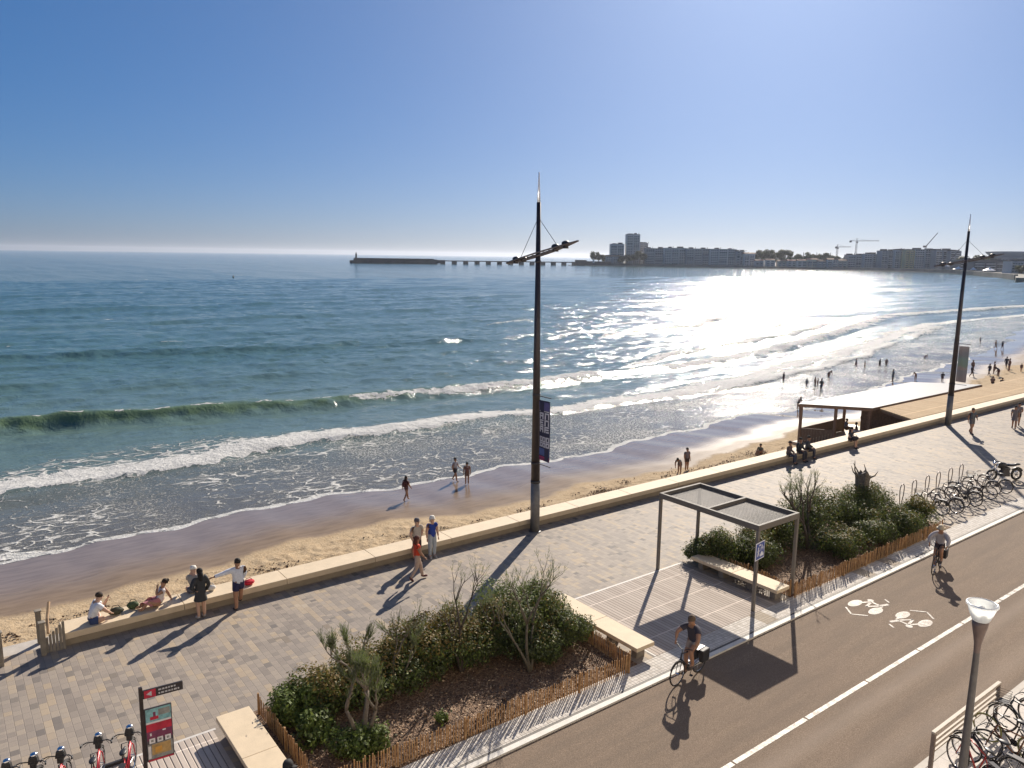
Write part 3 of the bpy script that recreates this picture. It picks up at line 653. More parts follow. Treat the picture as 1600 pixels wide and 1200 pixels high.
# railing in front of the near bicycles
def railing():
    t = thing('metal_railing', 'pale metal railing with three lower bars along the near kerb', 'railing', (17.3, 6.8, 0))
    RL = mat('rail_pale', (.42, .36, .29), .6, 0); L = 3.5
    MB().b2(-.05, L+.05, -.045, .045, .97, 1.02).build('top_rail', RL, t, bevel=.01)
    for z in (.5, .64, .78): MB().b2(.04, L-.04, -.02, .02, z-.02, z+.02).build('bar', RL, t)
    for x in (0, L): MB().b2(x-.04, x+.04, -.04, .04, 0, .969).build('post', mat('rail_post', (.2, .15, .12), .6), t)
railing()
# beach gate: low wooden rails either side of the opening
WOODG = mat('weathered_wood', (.22, .19, .15), .75, 0, .25, 5); WOODB = mat('brown_rail_wood', (.34, .22, .12), .7, 0, .25, 5)
def gate(x, mirror, label):
    t = thing('wooden_gate', label, 'gate', (x, 24.65, 0), 0, 'wooden gate sides at the beach opening'); s = -1 if mirror else 1
    for yy, h in ((-.28, .98), (.62, .98)):
        b = MB(); b.b2(-.07, .07, yy-.07, yy+.07, 0 if yy < 0 else .0, h); b.b2(-.09, .09, yy-.09, yy+.09, h+.001, h+.04); b.build('gate_post', WOODG, t, bevel=.01)
    b = MB(); b.tube([(s*.15, -.28, .62), (s*.18, .1, .9), (s*.3, .6, 1.2)], .04, 6); b.build('rail', WOODB, t)
    b = MB()
    for k in range(6): b.b2(s*(.1+.085*k)-.035, s*(.1+.085*k)+.035, -.27-.001*k, -.245-.001*k, .02, .5+.075*k)
    b.build('boards', WOODG, t)
gate(1.75, False, 'wooden gate side with sloping boards, at the left end of the long bench wall')
gate(.72, True, 'wooden gate side at the far left edge of the photo')
# beach kiosk: white sheet roof on posts next to a terrace roof of tan planks
def kiosk():
    t = thing('beach_kiosk', 'beach bar with white corrugated sheet roof on brown posts', 'kiosk', (52.6, 28.6, -2.4)); wood = mat('kiosk_wood', (.24, .15, .10), .7, 0, .2); o = Vector((52.6, 28.6, -2.4))
    def rel(p): return Vector(p)-o
    # roof: corners (52.7,32.9) (55.9,28.7) (75.4,28.9) (71.3,33.3) at z .6
    c = [(52.7, 32.9), (55.9, 28.75), (75.4, 28.95), (71.3, 33.3)]
    b = MB(); N = 60; vs = []; fs = []
    for i in range(N*2+1):
        s_ = i/(N*2); zz = .6+.03*math.sin(i*math.pi/1.0+.5)*0 + (.02 if i % 2 else 0)
        p0 = Vector((c[0][0]+(c[3][0]-c[0][0])*s_, c[0][1]+(c[3][1]-c[0][1])*s_, zz)); p1 = Vector((c[1][0]+(c[2][0]-c[1][0])*s_, c[1][1]+(c[2][1]-c[1][1])*s_, zz+.0))
        vs += [rel(p0), rel(p1), rel(p0-Vector((0, 0, .03))), rel(p1-Vector((0, 0, .03)))]
    for i in range(N*2): a = i*4; fs += [(a, a+1, a+5, a+4), (a+2, a+6, a+7, a+3)]
    b.add(vs, fs); b.build('roof_sheet', mat('white_sheet', (.42, .42, .42), .6, .0, .1, spec=.3), t)
    def beam(p, q, w_=.12, z0=.36, z1=.56):
        bb = MB(); p_, q_ = Vector((*p, 0)), Vector((*q, 0)); d = q_-p_; mid = (p_+q_)/2
        bb.box(rel((mid.x, mid.y, (z0+z1)/2)), (d.length, w_, z1-z0), math.atan2(d.y, d.x)); bb.build('beam', wood, t)
    beam(c[0], c[1]); beam(c[0], c[3]); beam((c[1][0]+.1, c[1][1]+.1), (c[2][0], c[2][1]+.1)); beam(c[3], c[2])
    for p in ((52.85, 32.75), (54.4, 30.8), (55.95, 28.95), (59.5, 32.95), (66, 33.1), (71.1, 33.1), (63, 29.0)):
        MB().b2(p[0]-o.x-.09, p[0]-o.x+.09, p[1]-o.y-.09, p[1]-o.y+.09, -.35, 2.77).build('post', wood, t)
    # low board screen round the terrace
    bb = MB()
    for (p, q) in (((52.85, 32.75), (54.4, 30.8)), ((52.85, 32.75), (59.5, 32.95))):
        d = Vector((q[0]-p[0], q[1]-p[1])); n_ = int(d.length/.2)
        for i in range(n_):
            f = (i+.5)/n_; bb.box(rel((p[0]+d.x*f, p[1]+d.y*f, -1.85)), (.18, .04, 1.1), math.atan2(d.y, d.x))
    bb.build('screen', mat('screen_wood', (.17, .12, .09), .7), t)
    MB().b2(-.0, 22.5, -.2, 4.6, -.28, -.02).build('platform', mat('platform_wood', (.42, .34, .25), .7), t)
    # hut wall under the terrace
    bb = MB()
    for i in range(26): bb.b2(6.2+.0, 6.26, -2.9+i*.21, -2.9+i*.21+.2, -.0, 2.75)
    bb.build('hut_wall', mat('hut_boards', (.20, .13, .09), .75, 0, .3), t)
kiosk()
def terrace():
    t = thing('timber_terrace', 'raised terrace of warm tan planks joined to the bench wall', 'terrace', (54.8, 25.33, 0))
    m_ = m_deck('tan_planks', (.44, .30, .16), (.54, .39, .23), .15, 2.4)
    out = [(0, 0), (1.9, 3.3), (20.6, 3.35), (31, 4.2), (60, 5.0), (110, 6), (110, 0)]
    MB().prism(out, .38, .5).build('planking', m_, t)
    b = MB(); b.prism([(.1, -.0), (1.95, 3.2), (20.6, 3.25), (20.6, 0)], .2, .378); b.prism([(20.6, 0), (20.6, 3.25), (31, 4.1), (110, 5.9), (110, 0)], -2.8, .377)
    b.build('fascia', mat('fascia_wood', (.2, .13, .09), .7), t)
terrace()
# cafe furniture under the kiosk roof
def table_set(x, y, lab):
    t = thing('cafe_table', lab, 'table', (x, y, -2.42), random.uniform(0, 1), 'tables on the beach bar platform')
    MB().b2(-.4, .4, -.4, .4, .72, .75).build('table_top', mat('table_white', (.7, .68, .64), .5), t); MB().lathe([(.25, 0), (.25, .03), (.04, .05), (.04, .72)], n=10).build('leg', DARK, t)
for i, (x, y, l) in enumerate([(57.2, 30.6, 'small pale table nearest the kiosk corner post'), (58.8, 31.8, 'small pale table by the kiosk screen'), (57.6, 29.2, 'small pale table near the hut wall')]): table_set(x, y, l)
# bicycle hoops
def hoop(x, lab):
    t = tag(MB().tube(
        [(-.16, .03, .0), (-.13, .0, .32), (-.14, 0, .5)]+[(-.2, 0, .8), (-.23, 0, 1.05)]+[(.23*math.cos(a), 0, 1.12+.23*math.sin(a)) for a in np.linspace(math.pi, 0, 9)]+[(.23, 0, 1.05), (.2, 0, .8), (.08, 0, .5), (.06, -.05, .32)]+[(.12, -.35, .30), (.2, -.8, .28), (.2, -1.0, .16), (.1, -.9, .04), (-.05, -.4, .03), (-.16, .0, .02)],
        .022, 7).build('bicycle_hoop', mat('hoop_metal', (.20, .16, .15), .4, .5), None, True), lab, 'bicycle hoop', 'tall bicycle hoops of the far rack')
    t.location = (x, 16.35, 0); t.rotation_euler = (0, 0, R(random.uniform(-4, 4)))
for i, (x, l) in enumerate(zip([35.15, 36.32, 37.62, 38.75, 40.05, 41.25], ['hoop nearest the planting bed, leftmost and empty', 'empty hoop second from the planting bed', 'hoop third from the planting bed', 'hoop fourth from the planting bed', 'hoop fifth from the planting bed', 'hoop sixth from the planting bed, rightmost of the tall row'])): hoop(x, 'bare metal '+l)

# seafront apartment building at the viewpoint, unseen: sunlit facade added for warm bounce fill
def unseen_building():
    t = thing('apartment_building', 'unseen cream apartment building with balconies, added for its bounced light, behind the near pavement, across the road from the beach', 'building', (0, -.9, 0))
    MB().b2(-45, 75, -12, -.0, .04, 19).build('wall', m_concrete('cream_render', (.72, .66, .56), var=.05), t)
    MB().b2(-45.3, 75.3, -12.3, .3, 19.001, 19.4).build('roof', m_concrete('roof_edge', (.5, .47, .42)), t)
    win = MB(); win.b2(-.9, .9, -.05, .04, .9, 2.3); win.b2(-.03, .03, .041, .07, .9, 2.3); w0 = win.build('window', mat('near_glass', (.05, .06, .07), .1), t); first = True
    for f in range(6):
        for k in range(12):
            p = (-40+k*10, 0, .3+3.1*f)
            if first: w0.location = p; first = False
            else: c = w0.copy(); COL.objects.link(c); c.parent = t; c.location = p
unseen_building()
# ------------------------------------------------------------------ bicycles
def arc(cx_, cz, r, a0, a1, n=12, y=0): return [(cx_+r*math.cos(a0+(a1-a0)*i/n), y, cz+r*math.sin(a0+(a1-a0)*i/n)) for i in range(n+1)]
def bike(label, frame_c, name='bicycle', basket=None, lamp=False, fenders=True, pannier=False, step=False, tyre=RUBBER, group=None, seatc=None):
    FM = mat('frame_%d_%d_%d' % tuple(int(c*255) for c in frame_c), frame_c, .3, .2, .08)
    t = thing(name, label, 'bicycle', group=group)
    for wx in (-.53, .53):
        b = MB(); b.tube([(wx+.335*math.cos(a), 0, .35+.335*math.sin(a)) for a in np.linspace(0, 2*math.pi, 29)[:-1]], .02, 7, closed=True)
        wh = b.build('wheel', tyre, t, True)
        b = MB(); b.tube([(wx+.31*math.cos(a), 0, .35+.31*math.sin(a)) for a in np.linspace(0, 2*math.pi, 29)[:-1]], .009, 5, closed=True); b.tube([(wx, -.05, .35), (wx, .05, .35)], .022, 8)
        for k in range(14):
            a = 2*math.pi*k/14; b.tube([(wx, .03*(-1)**k, .35), (wx+.31*math.cos(a), 0, .35+.31*math.sin(a))], .0018, 3, caps=False)
        b.build('rim_and_spokes', CHROME, wh)
    b = MB(); bb = (-.07, 0, .29); st = (-.2, 0, .78); hd = (.36, 0, .88); hb = (.40, 0, .74)
    if step: b.tube([hb, (.2, 0, .48), bb], .024, 8); b.tube([(.385, 0, .8), (.1, 0, .55), (-.13, 0, .5)], .018, 8)
    else: b.tube([st, hd], .018, 8); b.tube([hb, bb], .022, 8)
    b.tube([bb, st], .018, 8); b.tube([hd, hb], .024, 8)
    for s in (-1, 1):
        b.tube([bb, (-.53, s*.055, .35)], .010, 6); b.tube([(-.19, 0, .74), (-.53, s*.055, .35)], .009, 6); b.tube([hb, (.43, s*.05, .68), (.53, s*.055, .35)], [.016, .014, .01], 6)
    b.build('frame', FM, t, True)
    b = MB(); b.tube([(.36, 0, .86), (.34, 0, .98)], .014, 8); b.tube([(.22, .29, 1.04), (.28, .2, 1.05), (.345, .05, 1.0), (.345, -.05, 1.0), (.28, -.2, 1.05), (.22, -.29, 1.04)], .012, 7)
    for s in (-1, 1): b.tube([(.15, s*.3, 1.035), (.24, s*.28, 1.042)], .018, 7); b.tube([(.3, s*.17, 1.03), (.22, s*.24, 1.0)], .006, 4)
    b.build('handlebar', BLACK, t, True)
    b = MB(); b.tube([(-.2, 0, .76), (-.225, 0, .93)], .013, 7); b.ell((-.25, 0, .955), (.13, .075, .03), 12); b.ell((-.13, 0, .955), (.09, .03, .02), 8); b.build('saddle', BLACK, t, True)
    b = MB(); b.tube([(-.07, -.06, .29), (-.07, .06, .29)], .018, 8); b.tube([(-.07, -.055, .29), (-.07, -.05, .29)], .09, 16)
    for s in (-1, 1): b.tube([(-.07, s*.065, .29), (-.07+s*.1, s*.075, .29-s*.13)], .009, 5); b.box((-.07+s*.1, s*.12, .29-s*.13), (.08, .08, .02))
    b.tube([(-.07, -.052, .37), (-.53, -.052, .385)], .004, 4); b.tube([(-.07, -.052, .21), (-.53, -.052, .315)], .004, 4); b.build('crankset', DARK, t)
    if fenders:
        b = MB(); b.tube(arc(-.53, .35, .375, R(10), R(175)), .016, 5); b.tube(arc(.53, .35, .375, R(30), R(160)), .016, 5); b.build('mudguard', DARK, t)
        b = MB(); b.box((-.52, 0, .745), (.36, .13, .015)); 
        for s in (-1, 1): b.tube([(-.62, s*.06, .74), (-.53, s*.06, .36)], .006, 4)
        b.build('luggage_rack', DARK, t)
    if basket:
        b = MB(); zb, zt = .78, 1.0
        for k in range(5):
            z = zb+(zt-zb)*k/4; g = .82+.18*k/4; x0, x1, y0 = .42, .42+.28*g, .18*g
            b.tube([(x0, -y0, z), (x1, -y0, z), (x1, y0, z), (x0, y0, z)], .006, 4, closed=True)
        for k in range(7):
            y = -.16+.32*k/6; b.tube([(.7, y*1.05, zt), (.66, y*.85, zb), (.42, y*.85, zb)], .004, 3)
        b.add([(.43, -.14, zb+.004), (.65, -.14, zb+.004), (.65, .14, zb+.004), (.43, .14, zb+.004)], [(0, 1, 2, 3)]); b.build('basket', mat(*basket), t)
    if lamp:
        b = MB(); b.box((.40, 0, 1.02), (.14, .2, .16), 0, None, .75); b.box((.37, 0, .9), (.1, .12, .14)); hh = b.build('head_console', BLACK, t, bevel=.02)
        b = MB(); b.ell((.43, 0, 1.11), (.075, .075, .045), 12); b.build('dome', CHROME, hh, True)
    if pannier:
        for s in (-1, 1): b = MB(); b.box((-.56, s*.13, .56), (.34, .14, .36), 0, None, 1.06); b.build('pannier', mat('pannier_black', (.02, .02, .024), .6), t, bevel=.03)
    return t
# ------------------------------------------------------------------ people
def skin(verts, edges, radii, root=0, sub=1):
    me = bpy.data.meshes.new('tmp'); me.from_pydata(verts, edges, []); o = bpy.data.objects.new('tmp', me); COL.objects.link(o)
    md = o.modifiers.new('s', 'SKIN'); md.use_smooth_shade = True; md.branch_smoothing = .6
    for i, r in enumerate(radii): v = me.skin_vertices[0].data[i]; v.radius = (r, r); v.use_root = (i == root)
    s = o.modifiers.new('d', 'SUBSURF'); s.levels = sub; s.render_levels = sub
    dg = bpy.context.evaluated_depsgraph_get(); dg.update(); ev = o.evaluated_get(dg); r = bpy.data.meshes.new_from_object(ev)
    vs = [v.co.copy() for v in r.vertices]; fs = [tuple(p.vertices) for p in r.polygons]
    bpy.data.objects.remove(o); bpy.data.meshes.remove(me); bpy.data.meshes.remove(r); return vs, fs
BASE = dict(pel=(0, 0, .53), wst=(0, 0, .61), chs=(0, 0, .72), nkb=(0, 0, .815), hd0=(.012, 0, .875), hd1=(.005, 0, .935),
            sh=(0, .098, .795), el=(-.01, .135, .63), wr=(.03, .14, .49), hip=(0, .05, .505), kn=(.012, .055, .285), an=(0, .055, .045), to=(.085, .065, .022))
def joints(**k):
    J = {}
    for n, p in BASE.items():
        if n in ('sh', 'el', 'wr', 'hip', 'kn', 'an', 'to'): J[n+'L'] = p; J[n+'R'] = (p[0], -p[1], p[2])
        else: J[n] = p
    J.update(k); return J
def upper(dx=0, dz=0, lean=0.0, **k):
    """move everything above the pelvis; lean forward by an angle about the pelvis"""
    J = {}
    for n in ('wst', 'chs', 'nkb', 'hd0', 'hd1', 'shL', 'shR', 'elL', 'elR', 'wrL', 'wrR'):
        b = joints()[n]; z = b[2]-.53; J[n] = (b[0]*math.cos(lean)+z*math.sin(lean)+dx, b[1], .53+z*math.cos(lean)-b[0]*math.sin(lean)+dz)
    J['pel'] = (dx, 0, .53+dz); J['hipL'] = (dx, .05, .505+dz); J['hipR'] = (dx, -.05, .505+dz)
    J.update(k); return J
def J2(u, **k):
    d = joints(**u); d.update(k); return d
POSE = {
    'stand': joints(),
    'hips': joints(elL=(-.05, .19, .66), wrL=(.03, .09, .56), elR=(-.03, -.15, .64), wrR=(.05, -.13, .5), knR=(.03, -.06, .28)),
    'walk': joints(knL=(.085, .05, .29), anL=(.13, .05, .06), toL=(.21, .055, .05), knR=(-.03, -.05, .285), anR=(-.16, -.05, .085), toR=(-.11, -.055, .02), elL=(-.07, .13, .64), wrL=(-.05, .14, .5), elR=(.04, -.13, .64), wrR=(.13, -.12, .53)),
    'walk2': joints(knR=(.06, -.045, .285), anR=(.1, -.04, .05), toR=(.18, -.045, .03), knL=(-.01, .05, .285), anL=(-.14, .05, .09), toL=(-.08, .055, .03), elR=(-.05, -.13, .64), wrR=(-.02, -.14, .5), elL=(.05, .13, .65), wrL=(.13, .09, .6)),
    'arm_out': joints(elL=(.02, .24, .76), wrL=(.04, .42, .73), elR=(.02, -.13, .64), wrR=(.09, -.09, .54), knR=(.1, -.08, .33), anR=(.15, -.09, .12), toR=(.24, -.09, .1)),
    'sit': J2(upper(0, -.225, .12), knL=(.24, .06, .30), anL=(.23, .06, .05), toL=(.31, .065, .02), knR=(.24, -.06, .3), anR=(.25, -.06, .05), toR=(.33, -.065, .02), elL=(.03, .13, .42), wrL=(.17, .09, .36), elR=(.03, -.13, .42), wrR=(.17, -.09, .36)),
    'cross': J2(upper(0, -.455, .38), knL=(.15, .15, .07), anL=(.12, -.03, .035), toL=(.1, -.1, .03), knR=(.17, -.13, .07), anR=(.1, .04, .04), toR=(.08, .11, .03), elL=(.22, .1, .2), wrL=(.27, .03, .34), elR=(.2, -.12, .2), wrR=(.28, -.06, .12)),
    'recline': J2(upper(0, -.455, -.3), knL=(.2, .07, .15), anL=(.3, .06, .03), toL=(.37, .06, .03), knR=(.22, -.08, .08), anR=(.33, -.07, .03), toR=(.4, -.07, .03), elL=(.06, .12, .27), wrL=(.02, .05, .38), elR=(-.18, -.15, .18), wrR=(-.24, -.16, .03)),
    'beachsit': J2(upper(0, -.455, .1), knL=(.2, .06, .22), anL=(.3, .06, .04), toL=(.37, .06, .03), knR=(.2, -.06, .22), anR=(.3, -.06, .04), toR=(.37, -.06, .03), elL=(.1, .13, .2), wrL=(.2, .06, .2), elR=(.1, -.13, .2), wrR=(.2, -.06, .2)),
    'bend': J2(upper(-.03, -.03, 1.0), wrL=(.33, .08, .38), wrR=(.33, -.08, .38), elL=(.25, .12, .5), elR=(.25, -.12, .5)),
    'ride': J2(upper(-.13, .055, .3), knL=(.06, .06, .50), anL=(.0, .07, .26), toL=(.07, .07, .22), knR=(.0, -.06, .38), anR=(-.05, -.07, .1), toR=(.03, -.07, .07), elL=(.07, .19, .72), wrL=(.115, .17, .625), elR=(.07, -.19, .72), wrR=(.115, -.17, .625)),
}
SK = dict(fair=mat('skin_fair', (.50, .31, .22), .55, 0, .06), tan=mat('skin_tan', (.34, .18, .11), .55, 0, .06), dark=mat('skin_brown', (.16, .085, .055), .5, 0, .06))
def cloth(c):
    nm = 'cloth_%d_%d_%d' % tuple(int(x*255) for x in c); return mat(nm, c, .85, 0, .12, 14)
def person(label, loc, head, pose='stand', H=1.7, skinc='tan', top=None, sleeves='short', bottom=None, legs='shorts', hair=(.03, .02, .015), hairlen=0, hat=None, hatbrim=0, shoes=None, near=True, dress=False, fem=False, group=None, pack=None, z=None):
    J = {k: Vector(v)*H for k, v in POSE[pose].items()}
    t = thing('person', label, 'person', loc, head, group)
    f = 1.15; w_ = .92 if fem else 1.0
    names = ['pel', 'wst', 'chs', 'nkb', 'hd0', 'hd1', 'shL', 'elL', 'wrL', 'shR', 'elR', 'wrR', 'hipL', 'knL', 'anL', 'toL', 'hipR', 'knR', 'anR', 'toR']
    rad = dict(pel=.082, wst=.074, chs=.084, nkb=.036, hd0=.044, hd1=.064, sh=.044, el=.029, wr=.019, hip=.060, kn=.038, an=.026, to=.02)
    E_ = [('pel', 'wst'), ('wst', 'chs'), ('chs', 'nkb'), ('nkb', 'hd0'), ('hd0', 'hd1'), ('chs', 'shL'), ('shL', 'elL'), ('elL', 'wrL'), ('chs', 'shR'), ('shR', 'elR'), ('elR', 'wrR'), ('pel', 'hipL'), ('hipL', 'knL'), ('knL', 'anL'), ('anL', 'toL'), ('pel', 'hipR'), ('hipR', 'knR'), ('knR', 'anR'), ('anR', 'toR')]
    ix = {n: i for i, n in enumerate(names)}; rr = lambda n: rad[n if n in rad else n[:-1]]*H*f*w_
    vs, fs = skin([J[n] for n in names], [(ix[a], ix[b]) for a, b in E_], [rr(n) for n in names], 0, 2 if near else 1)
    b = MB().add(vs, fs)
    hv = (J['hd1']-J['hd0']).normalized(); fwd = Vector((1, 0, 0)); fwd = (fwd-hv*fwd.dot(hv)).normalized(); sd_ = hv.cross(fwd)
    hc = J['hd0']*.35+J['hd1']*.65
    for s in 'LR':
        wr, el = J['wr'+s], J['el'+s]; d = (wr-el).normalized(); sgn = 1 if s == 'L' else -1
        if near:
            sp = Vector((0, 1, 0)); sp = (sp-d*sp.dot(d)).normalized() if abs(d.y) < .9 else Vector((0, 0, 1)); nrm = d.cross(sp).normalized()
            b.tube([wr-d*.01, wr+d*.035*H*.8, wr+d*.055*H], [.019, .026, .024], 8)
            for k, (o_, L) in enumerate([(-.021, .030), (-.007, .038), (.008, .040), (.021, .034)]):
                p0 = wr+d*.05*H+sp*o_; b.tube([p0, p0+d*L*H*.5+nrm*.004, p0+d*L*H*.85-nrm*.012*sgn], [.009, .0085, .006], 5)
            p0 = wr+d*.02*H+fwd*.02; b.tube([p0, p0+fwd*.022+d*.02, p0+fwd*.028+d*.045], [.010, .009, .007], 5)
        else: b.tube([wr, wr+d*.05*H, wr+d*.08*H], [.016, .022, .012], 6)
    if near:
        b.ell(hc+fwd*.062*H*.98-hv*.012*H, (.012, .010, .018), 6)
        for s in (-1, 1): b.ell(hc+sd_*s*.058*H-hv*.008*H, (.012, .006, .022), 6)
    b.build('body', SK[skinc], t, True)
    if near:
        for s in (-1, 1): MB().ell(hc+fwd*.056*H+sd_*s*.019*H+hv*.004*H, (.008, .009, .007), 6).build('eye', BLACK, t)
    # garments: shells lifted off the body surface, chosen by the nearest bone
    Vb = np.array([tuple(v) for v in vs]); sides = 'LR'; lerp = lambda a, b_, q: J[a].lerp(J[b_], q)
    bones = list(E_); A_ = np.array([tuple(J[a]) for a, _ in bones]); B_ = np.array([tuple(J[b_]) for _, b_ in bones]); L2 = ((B_-A_)**2).sum(1)+1e-9
    tt_ = np.clip(((Vb[:, None]-A_[None])*(B_-A_)[None]).sum(2)/L2, 0, 1); ds = np.linalg.norm(Vb[:, None]-(A_[None]+(B_-A_)[None]*tt_[..., None]), axis=2)
    rb = np.array([(rr(a)+rr(b_))/2 for a, b_ in bones]); bi = np.argmin(ds/rb[None], 1); tv = tt_[np.arange(len(Vb)), bi]
    nrm_ = np.zeros_like(Vb)
    for f_ in fs:
        p = Vb[list(f_)]; q = np.cross(p[1]-p[0], p[2]-p[0])+(np.cross(p[2]-p[0], p[3]-p[0]) if len(f_) > 3 else 0); nrm_[list(f_)] += q
    nrm_ /= np.linalg.norm(nrm_, axis=1, keepdims=True)+1e-9
    def garment(nm, ranges, col, off=.011, flare=0.0):
        ok = np.zeros(len(Vb), bool)
        for k_, (a, b_) in enumerate(bones):
            key = (a.rstrip('LR'), b_.rstrip('LR'))
            if key in ranges: lo_, hi_ = ranges[key]; ok |= (bi == k_) & (tv >= lo_) & (tv <= hi_)
        ff = [f_ for f_ in fs if sum(ok[i] for i in f_) >= len(f_)-1]; used = sorted({i for f_ in ff for i in f_}); mp = {i: k_ for k_, i in enumerate(used)}
        if not ff: return
        P_ = Vb[used]+nrm_[used]*off; MB().add([tuple(p) for p in P_], [tuple(mp[i] for i in f_) for f_ in ff]).build(nm, cloth(col), t, True)
    if top:
        rg = {('pel', 'wst'): (0, 1), ('wst', 'chs'): (0, 1), ('chs', 'nkb'): (0, .8), ('chs', 'sh'): (0, 1)}
        if sleeves != 'none': rg[('sh', 'el')] = (0, .62 if sleeves == 'short' else 1)
        if sleeves == 'long': rg[('el', 'wr')] = (0, .92)
        garment('dress_top' if dress else 'shirt', rg, top, .016)
    if dress:
        a0, k0 = J['wst'], (J['knL']+J['knR'])/2; hem = (J['hipL']+J['hipR'])/2*.35+k0*.65 if pose not in ('recline', 'cross') else k0
        b = MB(); vs = []; n = 18
        for q, r_ in ((0, .072), (.3, .088), (.65, .098), (1, .118)):
            c = a0.lerp(hem, q)
            for k in range(n): a = 2*math.pi*k/n; vs.append(c+Vector((r_*H*math.cos(a)*(1+.06*math.cos(5*a)*q), r_*H*1.05*math.sin(a), 0 if pose not in ('recline',) else .5*r_*H*math.sin(a*2))))
        fs = [(i*n+k, i*n+(k+1) % n, (i+1)*n+(k+1) % n, (i+1)*n+k) for i in range(3) for k in range(n)]; b.add(vs, fs); b.build('skirt', cloth(bottom or top), t, True)
    elif bottom:
        q = {'shorts': .62, 'brief': .12, 'long': 1}[legs]; rg = {('pel', 'wst'): (0, .3), ('pel', 'hip'): (0, 1), ('hip', 'kn'): (0, q)}
        if legs == 'long': rg[('kn', 'an')] = (0, .93)
        garment('trousers' if legs == 'long' else 'shorts', rg, bottom, .012 if legs != 'shorts' else .018)
    hm = cloth(hair)
    Mh = Matrix((fwd, sd_, hv)).transposed().to_4x4()
    b = MB(); b.ell(hc-fwd*.012*H+hv*.020*H, (.062*H, .058*H, .058*H), 12, lo=-.35, mat4=Mh, noise=.03)
    if hairlen > 0:
        b.tube([hc-fwd*.03*H, hc-fwd*.048*H-hv*.06*H, hc-fwd*.05*H-hv*hairlen*H*.7, hc-fwd*.04*H-hv*hairlen*H], [.05*H, .052*H, .044*H, .02*H], 10)
    if hairlen < 0: b.ell(hc-fwd*.05*H+hv*.055*H, (.03*H, .03*H, .03*H), 8)
    if not hat or hairlen: b.build('hair', hm, t, True)
    if hat:
        b = MB(); s0 = len(b.V); b.lathe([(.004, .062*H), (.045*H, .055*H), (.062*H, .02*H), (.064*H, -.005*H), (.064*H+max(hatbrim, .001), -.012*H), (.062*H, -.008*H)], n=16)
        if not hatbrim: b.box((.075*H, 0, -.0*H), (.08*H, .075*H, .008))
        b.xf(Matrix.Translation(hc+hv*.025*H) @ Mh, s0); b.build('hat', cloth(hat), t, True)
    if shoes:
        for s in 'LR':
            a, c = J['an'+s], J['to'+s]; m_ = (a+c)/2; d = (c-a).normalized(); rotm = d.to_track_quat('X', 'Z').to_matrix().to_4x4()
            b = MB(); b.ell(m_-Vector((0, 0, .012)), (.082*H, .030*H, .028*H), 10, mat4=rotm); b.build('shoe', cloth(shoes), t, True)
    if pack:
        b = MB(); c = (J['chs']+J['wst'])/2-Vector((.105*H, 0, -.01*H)); b.box(c, (.11, .26, .36), 0, None, .85); b.build('backpack', cloth(pack), t, bevel=.04)
    return t
UU, VV = 0.0, math.pi/2      # headings: along the promenade, towards the sea
person('woman in dark dress with long black hair standing at the bench wall', (6.05, 24.12, 0), R(100), 'hips', 1.70, 'fair', (.035, .037, .04), 'long', None, hairlen=.2, dress=True, hair=(.012, .01, .01), fem=True, shoes=(.45, .42, .4))
person('man in white shirt and navy shorts resting one arm out towards his companion', (7.2, 24.0, 0), R(95), 'arm_out', 1.8, 'tan', (.62, .64, .70), 'long', (.02, .02, .07), hair=(.02, .015, .012), shoes=(.05, .04, .04))
person('bare-legged person in pale cap just beyond the woman in the dark dress', (6.12, 25.08, .47), R(80), 'cross', 1.65, 'fair', (.3, .28, .25), 'short', (.1, .1, .12), hat=(.7, .68, .62), hair=(.1, .07, .04))
person('man in white shirt sitting cross-legged on the wall, head bent', (3.05, 24.72, .47), R(5), 'cross', 1.78, 'fair', (.68, .69, .72), 'short', (.03, .05, .13), hair=(.035, .02, .012))
person('woman in white top and pink skirt leaning back on the wall', (4.95, 24.75, .47), R(178), 'recline', 1.68, 'tan', (.65, .58, .56), 'none', (.42, .17, .18), hairlen=-1, dress=True, hair=(.03, .017, .01), fem=True)
person('woman in orange top and beige trousers walking on the paving', (13.1, 22.72, 0), R(-15), 'walk', 1.68, 'tan', (.62, .06, .02), 'none', (.45, .33, .26), 'long', hair=(.10, .03, .02), hairlen=.12, fem=True, shoes=(.1, .03, .03))
person('woman in blue vest and pale jeans standing against the bench wall', (14.62, 24.2, 0), R(-95), 'stand', 1.68, 'fair', (.02, .05, .28), 'none', (.38, .42, .46), 'long', hair=(.5, .45, .38), hairlen=.06, fem=True, shoes=(.4, .38, .36), hat=(.7, .68, .62), hatbrim=.02)
person('man in pale shirt with dark cap beside the woman in blue', (13.95, 24.2, 0), R(-85), 'hips', 1.72, 'fair', (.42, .38, .33), 'short', (.06, .03, .03), 'long', hat=(.1, .09, .1), shoes=(.05, .04, .04))
person('man in dark T-shirt and shorts walking near the farther mast', (55.7, 21.75, 0), R(-120), 'walk2', 1.83, 'tan', (.10, .11, .12), 'short', (.12, .12, .13), hair=(.05, .04, .03), shoes=(.05, .05, .05))
person('woman in grey dress carrying a bag at the right edge', (60.1, 20.75, 0), R(200), 'walk', 1.68, 'tan', (.17, .15, .15), 'short', (.17, .15, .15), dress=True, fem=True, hair=(.04, .03, .02), hairlen=.05, shoes=(.1, .08, .08))
person('person in grey shirt pushing a stroller, cut by the right edge', (61.4, 21.0, 0), R(200), 'walk2', 1.72, 'tan', (.2, .17, .17), 'short', (.05, .05, .05), hair=(.03, .03, .03), shoes=(.05, .05, .05))
GS = 'people sitting on the bench wall'
person('person in brown jacket, first of the three on the wall from the left', (38.55, 24.5, 0), R(-80), 'sit', 1.72, 'tan', (.10, .075, .075), 'long', (.05, .06, .09), 'long', hair=(.05, .035, .03), shoes=(.03, .03, .03), group=GS)
